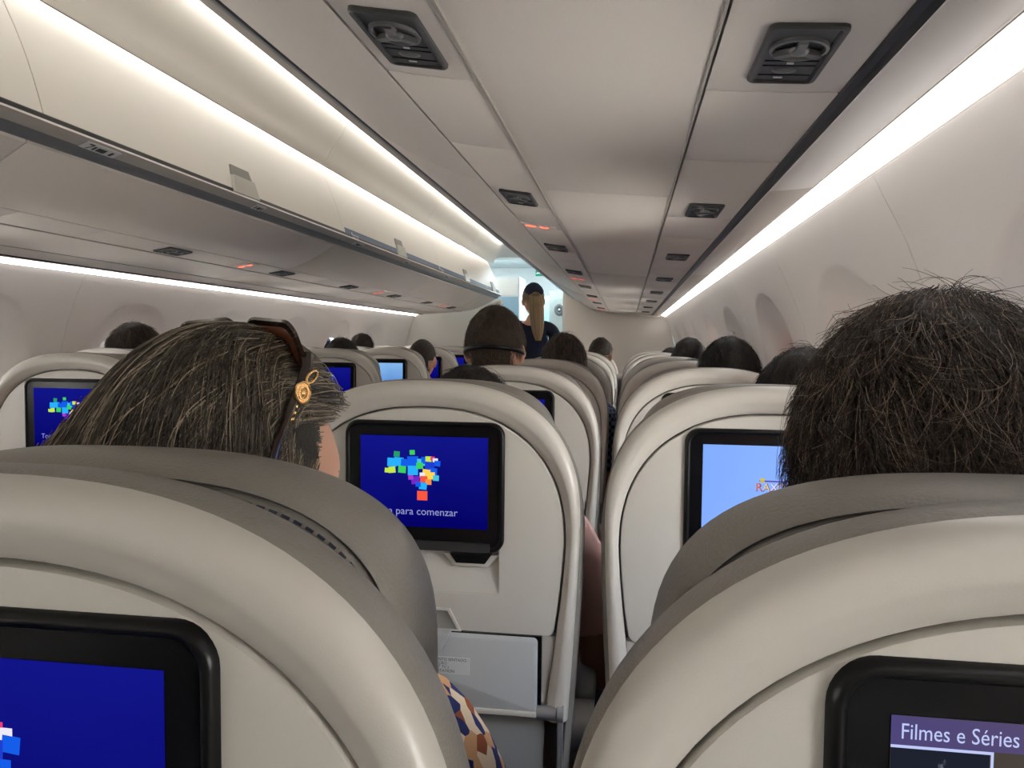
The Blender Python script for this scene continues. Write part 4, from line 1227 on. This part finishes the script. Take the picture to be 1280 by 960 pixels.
    for vox in (0.0075, 0.0071, 0.0078, 0.0068):
        md.voxel_size = vox
        dg = bpy.context.evaluated_depsgraph_get()
        m2 = bpy.data.meshes.new_from_object(ob.evaluated_get(dg))
        ne = len(m2.edges); ed = np.empty(ne*2, dtype=np.int64); m2.edges.foreach_get('vertices', ed); ed = ed.reshape(-1, 2)
        vb, fb = mesh_arrays(m2); bpy.data.meshes.remove(m2)
        # drop stray crumbs: keep the largest connected surface
        lab = np.arange(len(vb))
        while True:
            mn = np.minimum(lab[ed[:, 0]], lab[ed[:, 1]])
            new = lab.copy(); np.minimum.at(new, ed[:, 0], mn); np.minimum.at(new, ed[:, 1], mn)
            new = new[new]
            if (new == lab).all(): break
            lab = new
        if np.bincount(lab).max() > 15000: break
        print('remesh retry', r.name, vox, sorted(np.bincount(lab))[-4:])
    bpy.data.objects.remove(ob)
    keep_ = lab == np.bincount(lab).argmax()
    idx_ = np.cumsum(keep_) - 1
    fb = [tuple(int(idx_[i]) for i in f) for f in fb if keep_[f[0]]]
    vb = vb[keep_]
    bo = add('body', [tuple(q) for q in vb], fb, skin, r)
    hand_objs = []
    for w, f, sd, out in hands:
        hv, hf = [], []
        parts_ = [([(w - f*0.015, (.020, .020)), (w + f*0.035, (.034, .014)), (w + f*0.062, (.036, .012))], [(0, 1), (1, 2)])]
        parts_ += [(ch, [(i, i + 1) for i in range(len(ch) - 1)]) for ch in hand_nodes(w, f, sd, out)]
        for hn, he in parts_:
            hmz = skin_mesh(hn, he, 0, 1); a_, b_ = mesh_arrays(hmz); bpy.data.meshes.remove(hmz)
            o_ = len(hv); hv += [tuple(q) for q in a_]; hf += [tuple(i + o_ for i in ff) for ff in b_]
        oh = add('tmp_hand', hv, hf); fix(oh)
        md = oh.modifiers.new('r', 'REMESH'); md.mode = 'VOXEL'; md.voxel_size = 0.0032
        dg = bpy.context.evaluated_depsgraph_get()
        m3 = bpy.data.meshes.new_from_object(oh.evaluated_get(dg)); bpy.data.objects.remove(oh)
        q_ = bpy.data.objects.new('tmp_hand', m3); COL.objects.link(q_); q_.parent = r; hand_objs.append(q_)
    # weld both hands to the arms
    n0 = len(bo.data.vertices)
    for solver, jit in (('FAST', (0, 0, 0)), ('FAST', (.0009, -.0013, .0011)), ('FAST', (-.0012, -.0021, -.0008)), ('FAST', (.0004, -.0035, .0015)), ('EXACT', (0.0003, -.0017, 0.0004))):
        bo.modifiers.clear()
        for q_ in hand_objs: q_.location = jit
        for q_ in hand_objs:
            md = bo.modifiers.new('weld', 'BOOLEAN'); md.operation = 'UNION'; md.solver = solver; md.object = q_
        bpy.context.view_layer.update()
        dg = bpy.context.evaluated_depsgraph_get()
        m4 = bpy.data.meshes.new_from_object(bo.evaluated_get(dg))
        if len(m4.vertices) > n0 and islands(m4) == 1: break
        print('weld', r.name, solver, islands(m4), len(m4.vertices), n0)
    bo.modifiers.clear()
    if len(m4.vertices) > n0:
        bo.data = m4
        bo.data.materials.clear(); bo.data.materials.append(skin)
        bo.data.polygons.foreach_set('material_index', [0]*len(bo.data.polygons))
        bo.data.polygons.foreach_set('use_smooth', [True]*len(bo.data.polygons))
    for q_ in hand_objs: bpy.data.objects.remove(q_)
    # eyes and lips
    for sx in (-1, 1):
        ey = MB(); ey.ellipsoid((0, 0, 0), (0.0115, 0.0115, 0.0115), 12, 8); eo = ey.build('eye', M['eye'], r); eo.matrix_local = hm @ Matrix.Translation((sx*0.031, 0.0715, 0.003))
        ir = MB(); ir.ellipsoid((0, 0.0085, 0), (0.005, 0.0040, 0.005), 10, 6); ir.build('iris', M['black'], eo)
        eb = MB(); eb.tube([(sx*0.018, 0.0880, 0.020), (sx*0.032, 0.0845, 0.024), (sx*0.045, 0.0745, 0.020)], [0.0014, 0.0017, 0.0010], 6); b_ = eb.build('eyebrow', M['hair_cap_dark'], r); b_.matrix_local = hm
    lp = MB(); lp.tube([(-0.021, 0.079, -0.068), (-0.008, 0.0865, -0.066), (0, 0.0862, -0.0675), (0.008, 0.0865, -0.066), (0.021, 0.079, -0.068)], [0.002, 0.0045, 0.0045, 0.0045, 0.002], 8)
    l_ = lp.build('lips', M['lips'], r); l_.matrix_local = hm
    # clothing
    if shirt: clothes(N, E, shirt_k, 0.010, 'shirt', shirt, r)
    clothes(N, E, leg_k, 0.010, 'trousers' if not standing else 'skirt_and_tights', legs or M['trousers'], r)
    if not standing or True:
        for b in range(2):
            pass
    if hair: make_hair(r, hm, **hair)
    return r, hm

M['lips'] = mat('lips', (0.36, 0.13, 0.11, 1), 0.4)
M['hair_cap_dark'] = mat('hair_dark', (0.012, 0.008, 0.006, 1), 0.6, 0.3, bump=0.6, bscale=500)
M['hair_cap_brown'] = mat('hair_brown', (0.020, 0.013, 0.009, 1), 0.6, 0.3, bump=0.6, bscale=500)
M['hair_cap_mid'] = mat('hair_mid', (0.040, 0.029, 0.021, 1), 0.65, 0.2, bump=0.6, bscale=500)
M['hair_cap_ash'] = mat('hair_ash', (0.018, 0.014, 0.010, 1), 0.6, 0.3, bump=0.6, bscale=500)
M['hair_cap_blond'] = mat('hair_blond', (0.10, 0.065, 0.034, 1), 0.5, 0.3, bump=0.6, bscale=500)
H_ash = hair_mat('strand_ash', (0.135, 0.108, 0.078, 1), 0.36, 0.86, (0.36, 0.295, 0.215, 1))
H_brown = hair_mat('strand_brown', (0.062, 0.043, 0.031, 1), 0.40, 0.75, (0.20, 0.145, 0.105, 1))
H_dark = hair_mat('strand_dark', (0.014, 0.010, 0.009, 1), 0.38, 0.7)
H_mid = hair_mat('strand_mid', (0.075, 0.048, 0.032, 1), 0.42, 0.7)
H_blond = hair_mat('strand_blond', (0.34, 0.235, 0.125, 1), 0.40, 0.7)

def cloth(name, c1, c2=None, scale=60, kind='plain'):
    m = mat(name, c1, 0.85, 0.2, bump=0.25, bscale=700)
    if c2 is not None:
        t = m.node_tree; p = t.nodes['Principled BSDF']
        tc = t.nodes.new('ShaderNodeTexCoord')
        if kind == 'stripe':
            w = t.nodes.new('ShaderNodeTexWave'); w.inputs['Scale'].default_value = scale; w.bands_direction = 'Z'; out = w.outputs['Fac']
        elif kind == 'check':
            w = t.nodes.new('ShaderNodeTexChecker'); w.inputs['Scale'].default_value = scale; out = w.outputs['Fac']
        else:
            w = t.nodes.new('ShaderNodeTexVoronoi'); w.inputs['Scale'].default_value = scale; out = w.outputs['Color']
        t.links.new(tc.outputs['Object'], w.inputs['Vector'])
        cr = t.nodes.new('ShaderNodeValToRGB'); e = cr.color_ramp.elements
        e[0].color = c1; e[1].color = c2
        if kind == 'floral':
            cr.color_ramp.interpolation = 'CONSTANT'
            e[0].position = 0.0; e[1].position = 0.30
            x = e.new(0.62); x.color = (0.62, 0.36, 0.19, 1)
            x = e.new(0.80); x.color = (0.30, 0.09, 0.04, 1)
        t.links.new(out, cr.inputs[0]); t.links.new(cr.outputs[0], p.inputs['Base Color'])
    return m
F_floral = cloth('floral_print', (0.02, 0.03, 0.14, 1), (0.80, 0.66, 0.50, 1), 75, 'floral')
F_pink = cloth('dusty_pink_jersey', (0.72, 0.45, 0.41, 1))
F_stripe = cloth('pink_white_stripe', (0.62, 0.36, 0.36, 1), (0.72, 0.60, 0.58, 1), 45, 'stripe')
F_plaid = cloth('blue_check', (0.03, 0.05, 0.10, 1), (0.22, 0.28, 0.38, 1), 70, 'check')
F_grey = cloth('grey_jersey', (0.16, 0.16, 0.17, 1))
F_white = cloth('white_cotton', (0.60, 0.60, 0.60, 1))
F_navy = cloth('navy_uniform', (0.007, 0.010, 0.024, 1))
F_black = cloth('black_jersey', (0.015, 0.015, 0.017, 1))

def short(m, cap, n, seed, L=0.030, style='short', segs=6, rad=0.00032, puff=0.012):
    return dict(m=m, cap_m=cap, style=style, length=L, count=n, seed=seed, segs=segs, radius=rad, puff=puff)
def seat_pos(col, n_, dx=0.0):
    s = SEATS[(col, n_)]
    return (s.location.x + dx, s.location.y, 0)

people = {}
# woman in the nearest row
wp, whm = make_person(seat_pos('B', 1, -0.016), 1.219, yaw=-0.55, tilt=0.02, skin=M['skin'], shirt=F_floral,
    hair=dict(m=H_ash, cap_m=M['hair_cap_ash'], style='long', length=0.32, count=21000, seed=3, segs=20, radius=0.00030, puff=0.012))
tag(wp, 'person with long highlighted brown hair and floral blouse in the nearest seat on the left', 'person')
mp, mhm = make_person(seat_pos('C', 1, 0.012), 1.254, yaw=-0.12, skin=M['skin_tan'], shirt=F_grey, body=1.05,
    hair=short(H_brown, M['hair_cap_brown'], 34000, 5, 0.046, 'messy', 9, 0.00026, 0.024))
tag(mp, 'person with short tousled dark brown hair in the nearest window seat on the right', 'person')
plist = [
    (('B', 2), dict(dx=0.016, top=1.182, shirt=F_pink, skin=M['skin_tan'], elbow_out=0.02), short(H_dark, M['hair_cap_dark'], 6000, 11, 0.05), 'person with dark hair and dusty pink shirt, only the crown showing above the second row'),
    (('C', 2), dict(dx=0.095, top=1.222, shirt=F_black), short(H_dark, M['hair_cap_dark'], 5000, 12, 0.045), 'person with black hair half hidden behind the tousled brown head'),
    (('B', 3), dict(dx=-0.073, top=1.330, shirt=F_stripe, skin=M['skin'], lean=0.0, elbow_out=0.04), short(H_mid, M['hair_cap_mid'], 9000, 13, 0.022, puff=0.012), 'person with short brown hair and a dark glasses strap, third row'),
    (('C', 3), dict(dx=0.069, top=1.246, shirt=F_black), short(H_dark, M['hair_cap_dark'], 6000, 14, 0.035), 'person with neat black hair at the window, third row on the right'),
    (('B', 4), dict(dx=0.060, top=1.264, shirt=F_plaid, elbow_out=-0.035), short(H_brown, M['hair_cap_brown'], 5000, 15, 0.04, 'messy'), 'person with full brown hair and blue checked shirt left of the seat rows gap'),
    (('C', 4), dict(dx=0.042, top=1.17, shirt=F_plaid, elbow_out=-0.03), short(H_dark, M['hair_cap_dark'], 1500, 16), 'person in a blue checked shirt sunk behind the fourth row seats'),
    (('C', 5), dict(dx=0.085, top=1.256, shirt=F_grey), short(H_dark, M['hair_cap_dark'], 3000, 17, 0.02), 'person with thin black hair at the window, fifth row on the right'),
    (('C', 7), dict(dx=0.085, top=1.20, shirt=F_grey, elbow_out=-0.03), short(H_dark, M['hair_cap_dark'], 1200, 18), 'person whose dark crown barely shows over the far right seats'),
    (('B', 7), dict(dx=0.12, top=1.268, shirt=F_white, yaw=-0.3, elbow_out=-0.04), short(H_brown, M['hair_cap_brown'], 3000, 19, 0.02, puff=0.007), 'person with cropped dark hair and one ear showing far down the row'),
    (('W', 4), dict(dx=-0.06, top=1.288, shirt=F_white, yaw=-0.3), short(H_mid, M['hair_cap_brown'], 4000, 20, 0.035, 'messy'), 'person with tousled brown hair beside the left cabin window'),
    (('A', 5), dict(dx=-0.045, top=1.240, shirt=F_black), short(H_dark, M['hair_cap_dark'], 3000, 21, 0.04), 'person with black hair behind the blue screen across the aisle'),
    (('W', 7), dict(dx=0.0, top=1.280, shirt=F_black, tilt=0.5), short(H_brown, M['hair_cap_brown'], 3000, 22, 0.03), 'person with brown hair leaning over, near the far left window'),
    (('A', 6), dict(dx=0.135, top=1.243, shirt=F_grey), short(H_brown, M['hair_cap_brown'], 3000, 23, 0.008, puff=0.004), 'person with shaved brown hair leaning into the aisle on the left'),
]
plist.append((('A', 2), dict(dx=-0.06, top=1.22, shirt=F_grey, reach=(-1, -0.060, 0.52, 0.955)), short(H_dark, M['hair_cap_dark'], 500, 41), 'person across the aisle of whom only a fingertip shows at the left edge'))
for key, kw, hr, lab in plist:
    dx = kw.pop('dx')
    p, hm_ = make_person(seat_pos(key[0], key[1], dx), hair=hr, **kw)
    tag(p, lab, 'person'); people[key] = (p, hm_)
# cabin attendant standing in the aisle
fp_, fhm = make_person((0.125, 5.75, 0), 1.665, yaw=0.25, standing=True, shirt=F_navy, legs=F_navy, skin=M['skin'],
    hair=dict(m=H_blond, cap_m=M['hair_cap_blond'], style='short', length=0.03, count=3000, seed=30, segs=5, radius=0.0005, puff=0.010))
tag(fp_, 'cabin attendant person with blond ponytail and navy uniform standing in the aisle', 'person')
hat = MB(); nu = 28
hat.quad_strip([[(head_radius((math.cos(ph)*math.cos(2*math.pi*j/nu), math.cos(ph)*math.sin(2*math.pi*j/nu), math.sin(ph)))*(1 + o_)) for j in range(nu)] for ph, o_ in ((0.62, 0.10), (0.64, 0.17), (0.85, 0.19), (1.15, 0.20), (1.5, 0.20))], True, False, True)
ho_ = hat.build('hat', F_navy, fp_); ho_.matrix_local = fhm @ Euler((0.45, 0, 0)).to_matrix().to_4x4()
pt = MB()
rg = np.random.default_rng(40)
tailp = [(0, -0.098, 0.045), (0, -0.13, 0.03), (0.006, -0.14, -0.04), (0.012, -0.13, -0.13), (0.02, -0.12, -0.22), (0.025, -0.115, -0.30)]
pt.tube([(x, y, z) for x, y, z in tailp], [0.02, 0.040, 0.050, 0.046, 0.036, 0.012], 14)
pto = pt.build('ponytail', M['hair_cap_blond'], fp_); pto.matrix_local = fhm
ns = 2500; sg = 7
P_ = np.zeros((ns, sg, 3))
for i in range(ns):
    a = rg.uniform(0, 2*math.pi); rr_ = math.sqrt(rg.random())*1.12
    for k in range(sg):
        f = k/(sg - 1)*5; j = min(4, int(f)); g = f - j
        c = [tailp[j][q]*(1 - g) + tailp[j+1][q]*g for q in range(3)]
        rad = [0.02, 0.040, 0.050, 0.048, 0.040, 0.018]; R_ = rad[j]*(1 - g) + rad[j+1]*g
        P_[i, k] = (c[0] + R_*rr_*math.cos(a), c[1] + R_*rr_*math.sin(a), c[2])
cu = bpy.data.hair_curves.new('strands'); cu.add_curves([sg]*ns)
cu.attributes['position'].data.foreach_set('vector', P_.reshape(-1).astype(np.float32))
ra = cu.attributes.get('radius') or cu.attributes.new('radius', 'FLOAT', 'POINT')
ra.data.foreach_set('value', np.full(ns*sg, 0.0006, np.float32)); cu.materials.append(H_blond)
so = bpy.data.objects.new('strands', cu); COL.objects.link(so); so.parent = pto; so['kind'] = 'stuff'

# glasses strap on the man in the third row
p3, h3 = people[('B', 3)]
r = empty('glasses_strap'); r.matrix_world = Matrix.Translation(p3.location) @ h3
tag(r, 'dark glasses strap worn round the back of a brown haired head', 'strap')
sp = []
for k in range(25):
    a = math.radians(-8 + 196*k/24)
    sp.append((0.088*math.cos(a), -0.010 - 0.113*math.sin(a), -0.012 + 0.020*math.sin(a)))
rib = MB(); rib.quad_strip([[(x, y, z - 0.006) for x, y, z in sp], [(x*1.01, y*1.02, z + 0.006) for x, y, z in sp]], closed=False)
ro = rib.build('band', M['black'], r); q = ro.modifiers.new('t', 'SOLIDIFY'); q.thickness = 0.003

# sunglasses pushed up on the woman's hair
r = empty('sunglasses'); r.matrix_world = Matrix.Translation(wp.location) @ whm @ Matrix.Rotation(0.27, 4, 'Z')
tag(r, 'brown sunglasses with gold medallion hinges pushed up on long highlighted hair', 'sunglasses')
tl_ = math.radians(27)
U = Vector((0, -math.sin(tl_), math.cos(tl_)))          # up along the lens
A = Vector((0, -math.cos(tl_), -math.sin(tl_)))         # along the arms, to the ears
O = Vector((0.0, 0.028, 0.127))
def gp(x, u, a): return O + Vector((x, 0, 0)) + U*u + A*a
fr = MB()
for sx in (-1, 1):
    def loop(dw, a, nseg=7):
        return [gp(sx*0.0335 + x, z, a + 3.2*(x + sx*0.0)**2 + (0.010*(abs(sx*0.0335 + x)/0.065)**2)) for x, z in rrect(0.0290 - dw, 0.024 - dw, 0.012, nseg)]
    fr.quad_strip([loop(0, 0.0), loop(-0.001, -0.003), loop(0.0045, -0.0035), loop(0.0045, 0.0005), loop(0, 0.0)], True)
fr.tube([gp(-0.008, 0.010, -0.001), gp(0, 0.012, -0.001), gp(0.008, 0.010, -0.001)], 0.0028, 8)
fr.build('frame', M['tortoise'], r)
for sx in (-1, 1):
    ln_ = MB()
    def loop2(dw, a): return [gp(sx*0.0335 + x, z, a + 3.2*x*x + 0.010*(abs(sx*0.0335 + x)/0.065)**2) for x, z in rrect(0.0290 - dw, 0.024 - dw, 0.010, 7)]
    ln_.quad_strip([loop2(0.004, -0.0022), loop2(0.015, -0.0024), loop2(0.023, -0.0024)], True, False, True)
    lo_ = ln_.build('lens', M['lens_brown'], r); q = lo_.modifiers.new('t', 'SOLIDIFY'); q.thickness = 0.0018
    tm = MB(); tm.tube([gp(sx*0.061, -0.006, 0.006), gp(sx*0.066, -0.012, 0.016), gp(sx*0.070, -0.024, 0.045), gp(sx*0.080, -0.034, 0.085), gp(sx*0.082, -0.056, 0.115)], [0.0055, 0.0045, 0.0035, 0.003, 0.003], 8)
    to_ = tm.build('temple', M['tortoise'], r)
    # gold bar link and round medallion on the hinge side
    def ring_pts(cx_, cu_, rx, ru, n=20): return [(cx_ + rx*math.cos(2*math.pi*k/n), cu_ + ru*math.sin(2*math.pi*k/n)) for k in range(n)]
    off = sx*0.0720
    def sp_(a, u, o=0.0): return gp(off + sx*o, u, a)
    lk = MB(); pts_ = [sp_(0.022 + 0.0035*math.cos(t), 0.014 + 0.010*math.sin(t)) for t in [2*math.pi*k/20 for k in range(21)]]
    pts_ = [sp_(0.020 + a_, -0.017 + u_) for a_, u_ in [(0.008*math.cos(t)*0.9 + 0.0, 0.0035*math.sin(t)) for t in [2*math.pi*k/20 for k in range(21)]]]
    lk.tube(pts_, 0.0011, 6); lk.build('gold_link', M['gold'], r)
    md_ = MB()
    prof = [(0.0092, 0.0), (0.0092, 0.0016), (0.0080, 0.0022), (0.0074, 0.0014), (0.0062, 0.0014), (0.0057, 0.0020), (0.0046, 0.0020), (0.0043, 0.0012), (0.002, 0.0014)]
    md_.quad_strip([[sp_(0.036 + ra_*math.cos(2*math.pi*k/24), -0.022 + ra_*math.sin(2*math.pi*k/24), o) for k in range(24)] for ra_, o in prof], True, True, True)
    c_ = sp_(0.036, -0.022, 0.0014); md_.ellipsoid(c_, (0.0016, 0.0022, 0.0028), 10, 8)
    for k in range(10):
        a_ = 2*math.pi*k/10; md_.ellipsoid(sp_(0.036 + 0.0030*math.cos(a_), -0.022 + 0.0030*math.sin(a_), 0.0013), (0.0009, 0.0009, 0.0009), 6, 4)
    md_.build('medallion', M['gold'], r)
    bd = MB()
    for k in range(3):
        bd.ellipsoid(sp_(0.048 + 0.004*k, -0.027 - 0.003*k), (0.0026, 0.0030, 0.0022), 10, 6)
    bd.build('gold_beads', M['gold'], r)
